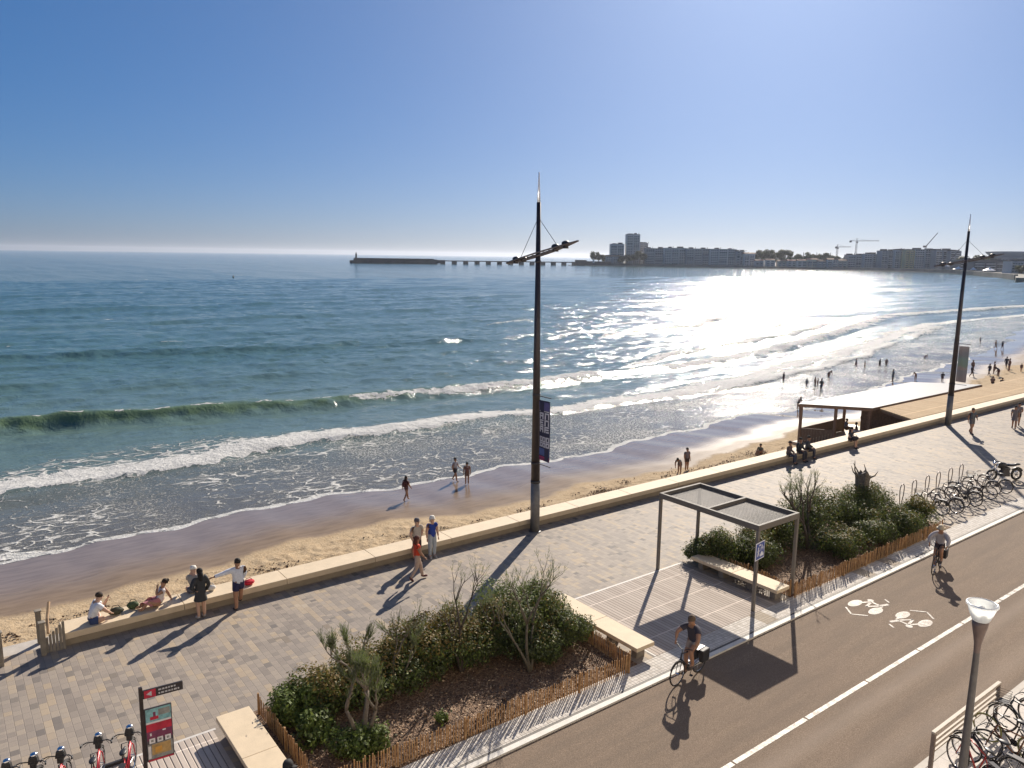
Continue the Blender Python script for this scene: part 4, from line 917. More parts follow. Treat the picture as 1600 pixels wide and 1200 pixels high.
person('person in black jacket, middle of the three on the wall', (39.6, 24.5, 0), R(-95), 'sit', 1.82, 'tan', (.025, .03, .035), 'long', (.04, .04, .05), 'long', hair=(.03, .025, .02), shoes=(.03, .03, .03), group=GS)
person('person in dark grey, right one of the three on the wall', (40.5, 24.55, 0), R(-70), 'sit', 1.78, 'tan', (.05, .055, .06), 'long', (.05, .05, .07), 'long', hair=(.03, .025, .02), shoes=(.03, .03, .03), group=GS)
person('person with a large dark bag sitting on the wall by the kiosk', (45.15, 24.5, 0), R(-90), 'sit', 1.7, 'fair', (.04, .05, .06), 'short', (.04, .04, .05), 'shorts', hair=(.025, .02, .02), hairlen=.12, shoes=(.05, .05, .05), fem=True)
person('person in black cap and white shirt at the bottom edge, on the near bench', (4.95, 14.02, 0), R(-60), 'sit', 1.72, 'tan', (.7, .7, .72), 'short', (.1, .1, .12), hat=(.015, .014, .016), hair=(.03, .02, .02), shoes=(.1, .1, .1))
# cyclists: bicycle and rider are separate things
def cyclist(x, y, head, blab, rlab, fc, H=1.76, **k):
    bk = bike(blab, fc, fenders=True, pannier=True, lamp=False); bk.location = (x, y, -.045); bk.rotation_euler = (R(0), 0, head)
    person(rlab, (x, y, -.045+.005), head, 'ride', H, **k); return bk
cyclist(15.95, 12.72, R(186), 'dark city bicycle with black panniers leaving the shelter shadow', 'man in dark polo shirt riding the bicycle in front of the shelter', (.03, .035, .05), 1.82, skinc='tan', top=(.045, .04, .055), sleeves='short', bottom=(.36, .29, .24), legs='shorts', hair=(.12, .08, .05), shoes=(.08, .06, .05))
cyclist(29.6, 12.2, R(192), 'dark bicycle with a rear bag ridden past the far planting bed', 'cyclist in pale shirt and sun hat near the far planting bed', (.04, .04, .045), 1.74, skinc='tan', top=(.36, .34, .36), sleeves='long', bottom=(.05, .035, .04), legs='shorts', hat=(.5, .42, .3), hatbrim=.06, shoes=(.06, .05, .05))
# rental bicycles at the bottom left
GB = 'red rental bicycles in a row by the map sign'
rb = bike('red rental bicycle nearest the map sign', (.42, .015, .03), 'rental_bicycle', lamp=True, step=True, group=GB)
rb['category'] = 'bicycle'; rb.location = (2.55, 17.0, 0); rb.rotation_euler = (0, R(0), R(68)); rbb = rb
rl = ['second red rental bicycle from the map sign', 'third red rental bicycle from the map sign', 'fourth red rental bicycle from the map sign', 'red rental bicycle at the left edge of the photo']
for i, (x, y) in enumerate([(1.97, 17.08), (1.2, 17.02), (.74, 17.12), (.3, 17.2)]): dup(rbb, (x, y, 0), R(68+random.uniform(-8, 8)), rl[i])
t = thing('rental_rack', 'low metal docking rail under the red rental bicycles', 'bicycle rack', (1, 17.9, 0)); b = MB(); b.b2(-1.6, 1.8, -.03, .03, .0, .08)
for k in range(6): b.tube([(-1.5+.62*k, 0, .05), (-1.5+.62*k, 0, .45), (-1.35+.62*k, 0, .45), (-1.35+.62*k, 0, .05)], .015, 6)
b.build('rail', DARK, t)
# bicycles in the far rack
cols = [(.03, .03, .035), (.12, .12, .13), (.05, .03, .03), (.02, .05, .08), (.25, .25, .26), (.06, .06, .06)]
GR = 'bicycles parked in the far rack'
protos = [bike('x', cols[0], basket=('wire_basket', (.04, .04, .04), .5), group=GR), bike('x', cols[4], group=GR, step=True), bike('x', cols[2], fenders=False, group=GR)]
rackl = ['parked bicycle nearest the bushes in the far rack', 'parked bicycle second from the bushes in the far rack', 'parked bicycle third from the bushes in the far rack', 'parked bicycle fourth from the bushes in the far rack', 'parked bicycle fifth from the bushes in the far rack', 'parked bicycle sixth from the bushes in the far rack', 'parked bicycle seventh from the bushes in the far rack', 'parked bicycle in the far rack, nearest the motorcycle']
kindw = [' with a basket', ', grey step-through', ', slim and dark']
for i, (x, y, a) in enumerate([(36.25, 15.55, 96), (37.2, 15.3, 85), (38.2, 15.5, 99), (39.0, 15.25, 90), (39.9, 15.55, 82), (40.8, 15.3, 93), (41.7, 15.5, 100), (42.6, 15.25, 84)]):
    p = protos[i % 3]; lab = rackl[i]+kindw[i % 3]
    if i < 3: p.location = (x, y, 0); p.rotation_euler = (R(random.uniform(-5, 5)), 0, R(a)); p['label'] = lab
    else: o = dup(p, (x, y, 0), R(a), lab); o.rotation_euler[0] = R(random.uniform(-6, 6))
# bicycles behind the railing bottom right
GN = 'bicycles parked behind the near railing'
def put(o, x, y, a, lean=0): o.location = (x, y, .04); o.rotation_euler = (R(lean), 0, R(a)); return o
put(bike('bicycle with dark wire basket, at the end post of the railing', (.04, .05, .06), basket=('dark_basket', (.03, .03, .035), .6), group=GN), 20.35, 5.95, 98, 5)
put(bike('bicycle with olive yellow tyres behind the railing', (.05, .04, .04), tyre=mat('olive_tyre', (.22, .22, .06), .7), group=GN, fenders=False), 19.5, 6.0, 80, -5)
put(bike('red framed bicycle leaning near the street lamp', (.35, .04, .03), group=GN), 17.65, 6.05, 62, 6)
put(bike('dark bicycle behind the street lamp', (.03, .03, .04), group=GN, step=True), 18.3, 5.95, 84, -4)
put(bike('brown bicycle between the lamp and the yellow tyred one', (.14, .06, .03), group=GN, fenders=False), 18.95, 5.75, 105, 4)
put(bike('grey bicycle at the right edge of the photo', (.2, .2, .2), group=GN), 20.95, 5.6, 76, 3)
put(bike('black bicycle lowest in the right corner', (.02, .02, .02), group=GN, step=True), 19.9, 5.1, 60, -6)
# motorcycle
def motorcycle():
    t = thing('motorcycle', 'black motorcycle parked on the promenade beside the bicycle rack', 'motorcycle', (45.1, 15.75, 0), R(150))
    for wx in (-.72, .72):
        b = MB(); b.tube([(wx+.27*math.cos(a), 0, .33+.27*math.sin(a)) for a in np.linspace(0, 2*math.pi, 25)[:-1]], .06, 9, closed=True); wh = b.build('wheel', RUBBER, t, True)
        b = MB(); b.tube([(wx+.215*math.cos(a), 0, .33+.215*math.sin(a)) for a in np.linspace(0, 2*math.pi, 21)[:-1]], .02, 6, closed=True); b.tube([(wx, -.06, .33), (wx, .06, .33)], .06, 10)
        for k in range(6): a = k*math.pi/3; b.tube([(wx, 0, .33), (wx+.21*math.cos(a), 0, .33+.21*math.sin(a))], .014, 5)
        b.build('rim', GREYP, wh, True)
    b = MB(); b.box((.0, 0, .42), (.5, .34, .34), 0, None, .8); b.ell((-.05, 0, .62), (.3, .15, .15), 12); b.build('engine', DARK, t, bevel=.03)
    MB().ell((.2, 0, .84), (.32, .17, .17), 14).build('fuel_tank', BLACK, t, True)
    b = MB(); b.ell((-.32, 0, .84), (.36, .16, .07), 12); b.ell((-.7, 0, .88), (.2, .1, .06), 10); b.build('seat', BLACK, t, True)
    b = MB()
    for s in (-1, 1): b.tube([(.72, s*.1, .33), (.5, s*.1, .95)], .03, 8)
    b.build('fork', CHROME, t, True)
    b = MB(); b.tube([(.3, .38, 1.02), (.48, .2, 1.08), (.48, -.2, 1.08), (.3, -.38, 1.02)], .018, 7); b.build('handlebar', BLACK, t, True)
    MB().ell((.62, 0, .95), (.09, .11, .11), 12).build('headlight', CHROME, t, True)
    b = MB(); b.tube([(-.1, -.17, .3), (-.6, -.2, .32), (-.95, -.2, .42)], [.03, .045, .05], 8); b.build('exhaust', CHROME, t, True)
    MB().tube(arc(-.72, .33, .36, R(40), R(150)), .05, 6).build('mudguard', BLACK, t)
motorcycle()
# things lying on the wall
def bag(nm, lab, loc, d, c, cat='bag'):
    t = thing(nm, lab, cat, loc, random.uniform(-.5, .5)); b = MB(); b.ell((0, 0, d[2]/2), (d[0]/2, d[1]/2, d[2]/2), 12, noise=.07); b.build('body', cloth(c), t, True)
    b = MB(); b.tube([(-d[0]*.3, 0, d[2]*.85), (-d[0]*.15, .03, d[2]*1.25), (d[0]*.15, .03, d[2]*1.25), (d[0]*.3, 0, d[2]*.85)], .012, 5); b.build('strap', cloth(tuple(q*.6 for q in c)), t)
bag('bag', 'dark olive bag between the two people on the wall', (3.75, 24.9, .47), (.45, .25, .22), (.05, .05, .03))
bag('bag', 'bright red bag on the wall beside the man in white', (7.75, 24.7, .47), (.42, .28, .18), (.5, .01, .03))
bag('bag', 'white paper bag beside the man in white', (6.6, 24.95, .47), (.3, .2, .2), (.6, .58, .55))
bag('bag', 'black bag on the lap of the person by the kiosk', (45.0, 24.1, .5), (.6, .25, .3), (.02, .02, .025))
bag('bag', 'green bag near the reclining woman', (4.25, 25.0, .47), (.35, .22, .24), (.06, .09, .04))
# ------------------------------------------------------------------ vegetation
def leaf_mat(name, a, b, c):
    n = NT(name, .6, .25); r = n.white(n.comb(*[n.math('FLOOR', n.math('MULTIPLY', q, 22)) for q in n.xyz(n.pos())]))
    k = n.ramp(r, [(0, a), (.5, b), (1, c)]); n.out(Base_Color=k)
    tr = n.n('ShaderNodeBsdfTranslucent'); n.set(tr.inputs[0], n.mix(.35, k, (.16, .2, .03))); mx = n.n('ShaderNodeMixShader'); mx.inputs[0].default_value = .28
    n.t.links.new(n.b.outputs[0], mx.inputs[1]); n.t.links.new(tr.outputs[0], mx.inputs[2]); n.t.links.new(mx.outputs[0], n.t.nodes['Material Output'].inputs[0]); return n.m
LD = leaf_mat('leaf_dark', (.04, .055, .022), (.07, .088, .035), (.11, .12, .055))
LG = leaf_mat('leaf_green', (.07, .11, .022), (.12, .165, .035), (.18, .22, .06))
LB = leaf_mat('leaf_bronze', (.18, .105, .03), (.24, .16, .05), (.15, .15, .045))
LGREY = leaf_mat('leaf_grey', (.10, .115, .075), (.15, .165, .11), (.20, .21, .15))
BARK = mat('bark_grey', (.16, .13, .10), .85, 0, .3, 20); BARKD = mat('bark_dark', (.07, .055, .045), .85, 0, .3, 20); STUMP = mat('stump_dark', (.14, .12, .10), .9, 0, .5, 14, bump=.03)
rng = np.random.default_rng(5)
def leaves(name, P_, N_, size, mats, midx, parent, asp=1.9):
    n = len(P_); a = rng.normal(size=(n, 3)); a -= N_*np.sum(a*N_, 1, keepdims=True); a /= np.linalg.norm(a, axis=1, keepdims=True)+1e-9
    b = np.cross(N_, a); s = size*rng.uniform(.6, 1.25, (n, 1)); a = a*s*asp*.5; b = b*s*.5
    co = np.stack([P_-a, P_+b*.9-a*.1, P_+a, P_-b*.9-a*.1], 1).reshape(-1, 3); f = np.arange(4*n).reshape(n, 4)
    me = quads_mesh(name, co, f)
    for m_ in mats: me.materials.append(m_)
    me.polygons.foreach_set('material_index', midx.astype(np.int32)); o = bpy.data.objects.new(name, me); COL.objects.link(o); o.parent = parent; return o
def shrub(label, x, y, rx, ry, h, n=4200, tone=0, size=.046, group='dense evergreen shrubs in the planting beds', name='shrub'):
    t = thing(name, label, 'shrub', (x, y, 0), 0, group)
    n = int(n*2.3); k = 22; h *= 1.12; rx *= 1.08; ry *= 1.06; C = np.stack([rng.uniform(-1, 1, k)*rx*.68, rng.uniform(-1, 1, k)*ry*.68, h*rng.uniform(.3, .74, k)], 1); r = rng.uniform(.32, .5, k)*min(rx, ry, h)
    C[:8, 2] = h*.3
    pick = rng.integers(0, k, n); d = rng.normal(size=(n, 3)); d /= np.linalg.norm(d, axis=1, keepdims=True)
    rad = (r[pick]*(1+.18*np.sin(d[:, 0]*7+pick)*np.sin(d[:, 1]*6)))[:, None]*rng.uniform(.55, 1.12, (n, 1))**.6
    P_ = C[pick]+d*rad*np.array([1.15, 1.15, 1.0]); keep = P_[:, 2] > .03; P_, d = P_[keep], d[keep]
    # stray sprigs that break the outline
    m_ = n//14; q = rng.integers(0, len(P_), m_); ext = P_[q]+d[q]*rng.uniform(.03, .2, (m_, 1)); ext[:, 2] = np.maximum(ext[:, 2], .05); P_ = np.concatenate([P_, ext]); d = np.concatenate([d, d[q]])
    N_ = d+rng.normal(size=d.shape)*.6+np.array([0, 0, .5]); N_ /= np.linalg.norm(N_, axis=1, keepdims=True)
    hi = P_[:, 2]/h+rng.normal(size=len(P_))*.18
    if tone == 0: mi = np.where(hi > .7, 2, np.where(rng.random(len(P_)) < .34, 1, 0))  # bronze new growth on top; lighter leaf share also paints sunlit tops
    elif tone == 1: mi = np.where(rng.random(len(P_)) < .8, 1, 0)
    else: mi = np.where(rng.random(len(P_)) < .2, 1, np.where(hi > .9, 2, 0))
    leaves('foliage', P_, N_, size, [LD, LG, LB], mi, t)
    b = MB()
    for i in range(8):
        c = C[rng.integers(0, k)]; a = rng.uniform(-.1, .1, 2); b.tube([(a[0], a[1], -.02), (c[0]*.5, c[1]*.5, c[2]*.5), tuple(c)], [.022, .014, .006], 5)
    b.build('stems', BARKD, t); return t
W1 = ['bronze tipped evergreen shrub, first after the bright green ones', 'evergreen shrub just behind the feathery tree in the front bed', 'evergreen shrub with rusty top in the middle of the front bed', 'broad evergreen shrub under the bare forked tree', 'evergreen shrub in the front bed below the mast shadow', 'dark evergreen shrub behind the tall bare tree', 'glossy green shrub catching the sun at the back of the front bed', 'evergreen shrub beside the upper end of the sunlit bench', 'low dark shrub at the foot of the tall bare tree', 'dark leafy shrub leaning over the fence behind the sunlit bench']
for l, a in zip(W1, [(7.4, 17.2, .85, .8, 1.05, 5200, 0), (8.6, 17.1, .9, .9, 1.2, 5600, 0), (9.9, 17.1, .95, .9, 1.3, 5800, 0), (11.1, 17.2, .95, .9, 1.35, 5600, 0), (12.2, 17.35, .9, .9, 1.4, 5400, 0), (12.9, 16.7, .9, .9, 1.5, 5600, 2), (13.6, 17.4, .9, .9, 1.65, 5600, 1), (14.3, 17.0, .75, .9, 1.6, 5200, 2), (13.2, 15.85, .7, .6, 1.0, 3600, 2), (14.35, 15.95, .55, .6, 1.25, 3600, 2)]): shrub(l, *a)
shrub('bright green leafy shrub in the corner by the map sign bench', 6.35, 17.25, .5, .55, .85, 2600, 1, .06)
shrub('low bright green shrub in front of the corner one', 6.55, 16.3, .5, .5, .55, 2000, 1, .06)
shrub('low green clump at the foot of the feathery tree', 7.1, 15.15, .7, .5, .42, 2200, 1, .05)
shrub('small yellow-green sprout in the bark of the front bed', 9.3, 15.0, .16, .16, .25, 160, 1, .05)
W2 = ['low dark shrub bulging past the seaward tip of the shelter bench', 'dark shrub at the seaward end of the shelter bench', 'dark shrub behind the middle of the shelter bench', 'shrub behind the shelter bench under the roof', 'rounded shrub behind the right shelter post', 'tall dark shrub left of the stump in the far bed', 'dark shrub just below the stump', 'rounded bronze-green shrub nearest the kerb in the far bed', 'large dark shrub right of the stump', 'dark shrub by the first bicycle hoop', 'shrub at the road corner of the far bed', 'small round shrub at the far tip of the bed, by the bicycle rack', 'shrub behind the far fence under the bicycle symbols']
for l, a in zip(W2, [(22.95, 17.95, .6, .55, 1.05, 3200, 2), (23.5, 17.3, .75, .75, 1.3, 4000, 2), (24.4, 16.6, .8, .75, 1.2, 4000, 2), (25.6, 17.0, .9, .85, 1.35, 4000, 0), (26.9, 17.0, .95, .9, 1.5, 4200, 2), (28.5, 17.1, 1.05, .95, 1.75, 4600, 2), (30.1, 16.9, 1.1, .95, 1.7, 4600, 2), (28.0, 15.2, 1.0, .85, 1.3, 4200, 0), (31.9, 16.8, 1.05, .95, 1.7, 4600, 2), (33.6, 16.7, .9, .85, 1.5, 3800, 2), (32.3, 14.9, .95, .75, 1.2, 3800, 2), (34.7, 15.3, .75, .75, 1.05, 3000, 0), (30.2, 15.1, 1.0, .75, 1.2, 3800, 2)]): shrub(l, *a)
def limb_tree(label, x, y, trunks, H, feathery=.5, bark=BARK, seed=1, name='tamarisk_tree', base_r=.07, tuft=1.0):
    t = thing(name, label, 'tree', (x, y, 0)); rnd = random.Random(seed); b = MB(); tips = []
    def grow(p, d, L, r, lv):
        pts = [p]; rr = [r]; k = 4
        for i in range(k):
            d = (d+Vector((rnd.uniform(-.22, .22), rnd.uniform(-.22, .22), rnd.uniform(-.05, .16)))).normalized(); p = p+d*L/k; pts.append(p); rr.append(r*(1-.45*(i+1)/k))
        b.tube(pts, rr, 7 if lv < 2 else 5)
        if lv > 0: tips.append((pts[2], d, r, lv))
        if lv >= 3 or r < .008: tips.append((p, d, r, 9)); return
        for _ in range(rnd.choice((2, 2, 3))):
            nd = (d+Vector((rnd.uniform(-.75, .75), rnd.uniform(-.75, .75), rnd.uniform(-.1, .5)))).normalized(); grow(p, nd, L*rnd.uniform(.5, .72), r*.55, lv+1)
    for (dx, dy, sc) in trunks: grow(Vector((dx*.1, dy*.1, -.02)), Vector((dx, dy, 1)).normalized(), H*.42*sc, base_r*sc, 0)
    b.build('trunk', bark, t, True)
    P_ = []; D_ = []
    for (p, d, r, lv) in tips:
        for _ in range(int((22 if lv == 9 else 9)*feathery)):
            dd = (d+Vector((rnd.gauss(0, .3), rnd.gauss(0, .3), rnd.uniform(0, .9)))).normalized(); L = rnd.uniform(.12, .42)*tuft
            for k in range(5): P_.append(p+dd*L*(k+1)/5+Vector((rnd.gauss(0, .008), rnd.gauss(0, .008), 0))); D_.append(dd)
    if P_:
        P_ = np.array(P_); D_ = np.array(D_); n = len(P_); N_ = np.cross(D_, rng.normal(size=(n, 3))); N_ /= np.linalg.norm(N_, axis=1, keepdims=True)
        a = D_*.05; bb = np.cross(N_, D_)*.0055; co = np.stack([P_-a, P_+bb, P_+a, P_-bb], 1).reshape(-1, 3)
        me = quads_mesh('foliage', co, np.arange(4*n).reshape(n, 4)); me.materials.append(LGREY); me.materials.append(LG); me.polygons.foreach_set('material_index', (rng.random(n) < .3).astype(np.int32))
        o = bpy.data.objects.new('foliage', me); COL.objects.link(o); o.parent = t
    return t
limb_tree('feathery grey-green tamarisk with a bent bare trunk, lowest in the front bed', 7.35, 15.3, [(-.25, .35, 1.0), (.12, .2, 1.15), (.3, -.05, .95)], 2.5, 1.5, BARK, 4)
limb_tree('small feathery tamarisk behind the rusty shrubs', 9.0, 16.6, [(-.1, .2, 1.0), (.25, .1, .8)], 2.3, .45, BARK, 8, base_r=.045)
limb_tree('dark forked bare tree rising above the middle shrubs', 11.0, 16.6, [(.05, .1, 1.15), (-.25, .0, .9)], 2.6, .15, BARKD, 11, base_r=.055)
limb_tree('thin bare stems among the shrubs below the mast shadow', 12.2, 16.7, [(.05, .1, .95), (.3, 0, .7)], 2.3, .2, BARKD, 16, base_r=.045)
limb_tree('tall grey-stemmed tree with bare upright twigs by the sunlit bench', 12.55, 15.5, [(.05, .15, 1.15), (.22, .12, 1.0), (-.2, .1, .95)], 3.0, .2, mat('bark_olive', (.11, .095, .07), .85, 0, .3, 20), 21, base_r=.05)
limb_tree('bare twiggy shrub behind the right shelter post', 27.4, 16.2, [(-.35, .1, 1.0), (.3, .1, 1.0), (0, .3, .9)], 3.5, .3, BARKD, 31, name='bare_tree', base_r=.085)
limb_tree('bare twiggy stems left of the stump in the far bed', 28.9, 17.6, [(.2, .1, 1), (-.2, 0, .9)], 2.5, .25, BARKD, 33, name='bare_tree', base_r=.04)
def stump():
    t = thing('tree_stump', 'thick dark cut stump with a few twigs in the far planting bed', 'tree stump', (32.9, 17.05, 0)); b = MB(); n = 18; prof_ = [(0, .34), (.4, .26), (1.2, .26), (1.8, .29), (2.02, .31)]; vs = []
    for z, r in prof_:
        for k in range(n): a = 2*math.pi*k/n; j = 1+.14*math.sin(3*a+z)+.06*math.sin(7*a); vs.append((r*j*math.cos(a), r*j*math.sin(a), z+((.12*math.sin(2*a+.4)+.08*math.sin(7*a)) if z > 2 else 0)))
    fs = [(i*n+k, i*n+(k+1) % n, (i+1)*n+(k+1) % n, (i+1)*n+k) for i in range(4) for k in range(n)]+[tuple(4*n+k for k in range(n))]
    b.add(vs, fs); b.build('trunk', STUMP, t)
    for a, L in ((2.6, .8), (2.2, .5), (.3, .45), (1.2, .5), (5.2, .3)):
        p = Vector((.25*math.cos(a), .25*math.sin(a), 1.9)); MB().tube([p, p+Vector((.2*math.cos(a), .2*math.sin(a), L*.4)), p+Vector((.34*math.cos(a+.4), .34*math.sin(a+.4), L))], [.05, .03, .012], 6).build('twig', STUMP, t)
    pass
stump()
# bark chips scattered over the beds
n = 9000; P_ = np.stack([np.where(rng.random(n) < .55, rng.uniform(5.9, 14.9, n), rng.uniform(23.1, 33.8, n)), 14.05+3.9*rng.random(n)**1.8, rng.uniform(.014, .04, n)], 1)
N_ = rng.normal(size=(n, 3))*.45+np.array([0, 0, 1]); N_ /= np.linalg.norm(N_, axis=1, keepdims=True)
o = leaves('bark_chips', P_, N_, .05, [mat('chip_brown', (.20, .115, .06), .8, 0, .2), mat('chip_tan', (.42, .30, .19), .8, 0, .2), mat('chip_dark', (.07, .04, .025), .8)], rng.integers(0, 3, n), None, 1.5); struct(o, 'bark chips scattered over the planting beds', 'stuff')
# seaweed and driftwood bits on the dry sand
n = 9000; P_ = np.zeros((n, 3)); P_[:, 0] = rng.uniform(-8, 62, n); P_[:, 1] = 33.4+rng.normal(size=n)*.7+.4*np.sin(P_[:, 0]*.4); P_[:, 1] = np.maximum(P_[:, 1], 26); P_[:, 2] = sand_z(P_[:, 0], P_[:, 1])+.06
P_ = P_[vnoise(P_[:, 0]*.9, P_[:, 1]*1.6, 91)*.7+.3*vnoise(P_[:, 0]*.15, P_[:, 1]*.1, 92) > .62]; n = len(P_)
N_ = rng.normal(size=(n, 3))*.8+np.array([0, 0, 1]); N_ /= np.linalg.norm(N_, axis=1, keepdims=True)
o = leaves('seaweed', P_, N_, .085, [mat('weed_brown', (.10, .06, .035), .8, 0, .3), mat('weed_tan', (.22, .14, .08), .8)], rng.integers(0, 2, n), None, 1.6); struct(o, 'scraps of brown seaweed on the dry sand', 'stuff')
# ------------------------------------------------------------------ people on the beach and in the shallows
BS = 'bathers in the shallow water'
def bp(label, u, v, head, pose='stand', H=1.7, zref=-3.9, group=None, **k):
    a, b_, z = snap(u, v, zref); k.setdefault('skinc', 'tan'); k.setdefault('hair', (.03, .025, .02)); return person(label, (a, b_, z), head, pose, H, near=k.pop('near', False), group=group, **k)
bp('woman with long hair and rucksack walking alone on the wet sand', 23.0, 41.2, R(10), 'walk', 1.66, top=(.10, .04, .045), bottom=(.12, .06, .05), legs='brief', hairlen=.12, pack=(.08, .02, .02), near=True, fem=True)
bp('man in light T-shirt and dark shorts at the edge of the swash', 27.9, 43.1, R(-60), 'walk2', 1.72, top=(.42, .42, .44), bottom=(.03, .03, .04), near=True)
bp('woman in brown top with rucksack beside the man in light T-shirt', 28.15, 42.0, R(60), 'stand', 1.6, top=(.20, .11, .08), bottom=(.16, .1, .08), pack=(.16, .08, .07), near=True, fem=True)
bp('adult in grey shirt and dark shorts standing on dry sand', 43.4, 35.8, R(-100), 'stand', 1.68, top=(.18, .15, .16), bottom=(.05, .03, .03), near=True)
bp('bending person in grey next to the adult on dry sand', 42.4, 35.6, R(200), 'bend', 1.55, top=(.22, .2, .19), bottom=(.12, .1, .1), near=True)
bp('person sitting low on dry sand with legs out, behind the wall', 52.0, 35.5, R(185), 'beachsit', 1.65, top=(.16, .15, .1), bottom=(.1, .05, .04))
B = [('child-sized bather bending over, nearest the kiosk roof corner', 71.4, 44.6, 'bend', 1.65, .2), ('lone small bather standing in the white water', 85.7, 55.9, 'stand', 1.4, 2), ('bather bending in the surf behind the group', 93.7, 54.5, 'bend', 1.6, 3), ('small bather at the left of the paddling group', 84.65, 52.0, 'walk', 1.2, 1), ('bather in the middle of the paddling group', 85.5, 51.4, 'stand', 1.45, 2), ('tallest bather of the paddling group', 83.2, 49.2, 'walk2', 1.75, 4), ('small bather at the right of the paddling group', 86.4, 51.6, 'stand', 1.2, 4), ('first of four small bathers in a row in the surf', 106.8, 58.0, 'walk', 1.5, 3), ('second of four small bathers in a row in the surf', 106.1, 56.3, 'stand', 1.3, 3), ('third of four small bathers in a row in the surf', 109.9, 56.1, 'walk2', 1.4, 3), ('fourth of four small bathers in a row in the surf', 111.4, 55.9, 'stand', 1.4, 3), ('dark clad adult standing above the middle of the kiosk roof', 98.5, 48.4, 'stand', 1.72, 1), ('person bending on wet sand right of the dark clad adult', 102.7, 47.5, 'bend', 1.5, 1), ('person seen from the waist up behind the far end of the kiosk roof', 104.2, 44.8, 'hips', 1.3, 1), ('dark spot of a bather left of the farther mast', 125.0, 56.7, 'bend', 1.3, 1), ('walker in dark clothes just right of the second banner', 112.4, 44.6, 'walk', 1.7, 1), ('dark clad man standing in shallow water right of the banner', 117.5, 46.6, 'stand', 1.75, 1), ('person walking with arms out near the seated couple', 115.9, 43.8, 'walk2', 1.65, 2), ('person standing above the seated couple', 118.5, 44.2, 'hips', 1.7, 2), ('stooping person beside the seated couple', 116.3, 42.8, 'bend', 1.7, 2), ('tall figure nearest the right edge of the beach', 123.4, 44.1, 'stand', 1.8, 1), ('second tall figure close behind the first at the right', 126.4, 45.6, 'walk', 1.7, 1), ('child at the right edge of the beach', 124.4, 42.9, 'stand', 1.15, 1), ('distant bather above the banner', 160.6, 62.9, 'stand', 1.3, 1), ('distant bather in the middle of the far shallows', 153.6, 57.5, 'walk', 1.65, 1), ('distant bather rightmost in the far shallows', 153.6, 56.4, 'walk2', 1.55, 1)]
for i, (l, u, v, ps, H, hd_) in enumerate(B):
    bp(l, u, v, hd_+i*.7, ps, H, group=BS, top=[None, (.05, .05, .06), (.15, .08, .08), (.08, .10, .14)][i % 4], bottom=[(.05, .04, .05), (.1, .03, .04), (.03, .04, .09)][i % 3], legs='shorts' if i % 2 else 'brief', skinc=['tan', 'dark'][i % 2])
bp('left person of the couple sitting on the sand at the top of the terrace', 108.8, 40.6, R(20), 'beachsit', 1.7, top=(.25, .16, .13), bottom=(.1, .05, .04)); bp('right person of the couple sitting on the sand at the top of the terrace', 108.6, 39.4, R(200), 'beachsit', 1.7, top=(.06, .05, .05), bottom=(.04, .03, .03))
for l, x, y, ps, c in [('person leaning at a table under the kiosk roof', 57.9, 30.9, 'sit', (.1, .06, .06)), ('person standing in the shade under the kiosk roof', 59.6, 30.6, 'stand', (.03, .04, .1)), ('person sitting low at the kiosk screen', 58.5, 32.2, 'sit', (.2, .19, .2)), ('person standing behind the kiosk tables', 60.3, 31.8, 'hips', (.05, .05, .05))]:
    person(l, (x, y, -2.42), R(random.uniform(0, 360)), ps, 1.72, 'tan', c, 'short', (.05, .05, .07), near=False)
# ------------------------------------------------------------------ far shore
shore = [(700, 247), (800, 283), (900, 340), (1000, 400), (1090, 460), (1159, 533), (1178, 590), (1175, 650), (1168, 720), (1144, 791), (1110, 860), (1060, 930), (1010, 1000), (962, 1045), (940, 1075), (965, 1090), (1100, 1200), (1500, 1560), (3200, 2600), (3400, 900), (1400, 200), (900, 160), (700, 170)]
def inset(poly, k):
    c = Vector((1700, 900)); return [tuple((Vector(p)+(c-Vector(p)).normalized()*k)) for p in poly]
LAND = mat('far_ground', (.16, .15, .12), .9, 0, .3, .01); FSAND = mat('far_sand', (.36, .31, .25), .9, 0, .2, .02); QUAY = mat('quay_stone', (.17, .155, .14), .85, 0, .3, .05)
struct(MB().prism(shore, -6, -3.2).build('far_beach', FSAND), 'far beach strip on the other side of the bay')
struct(MB().prism(inset(shore, 26), -6, -.5).build('far_land', LAND), 'town ground on the other side of the bay')
def far_xy(px, D):     # plan position of something seen in direction px at depth D (metres along the view)
    q = (px-800)/1200*1.0138*D; return q*math.cos(HEAD)+D*math.sin(HEAD), -q*math.sin(HEAD)+D*math.cos(HEAD)
def facade_mat(name, c, rough=.8): return mat(name, c, rough, 0, .12, .05)
GLASS = mat('far_glass', (.05, .06, .075), .15, 0, .3, .2)
WALLS = [facade_mat('wall_white', (.58, .57, .56)), facade_mat('wall_grey', (.38, .38, .40)), facade_mat('wall_cream', (.52, .47, .40)), facade_mat('wall_dark', (.16, .16, .17)), facade_mat('wall_yellow_sun_tint', (.75, .58, .32))]  # the yellow wall carries sunlight in its colour
ROOF = mat('far_roof', (.13, .12, .12), .8); TILE = mat('far_tile', (.30, .16, .10), .8)
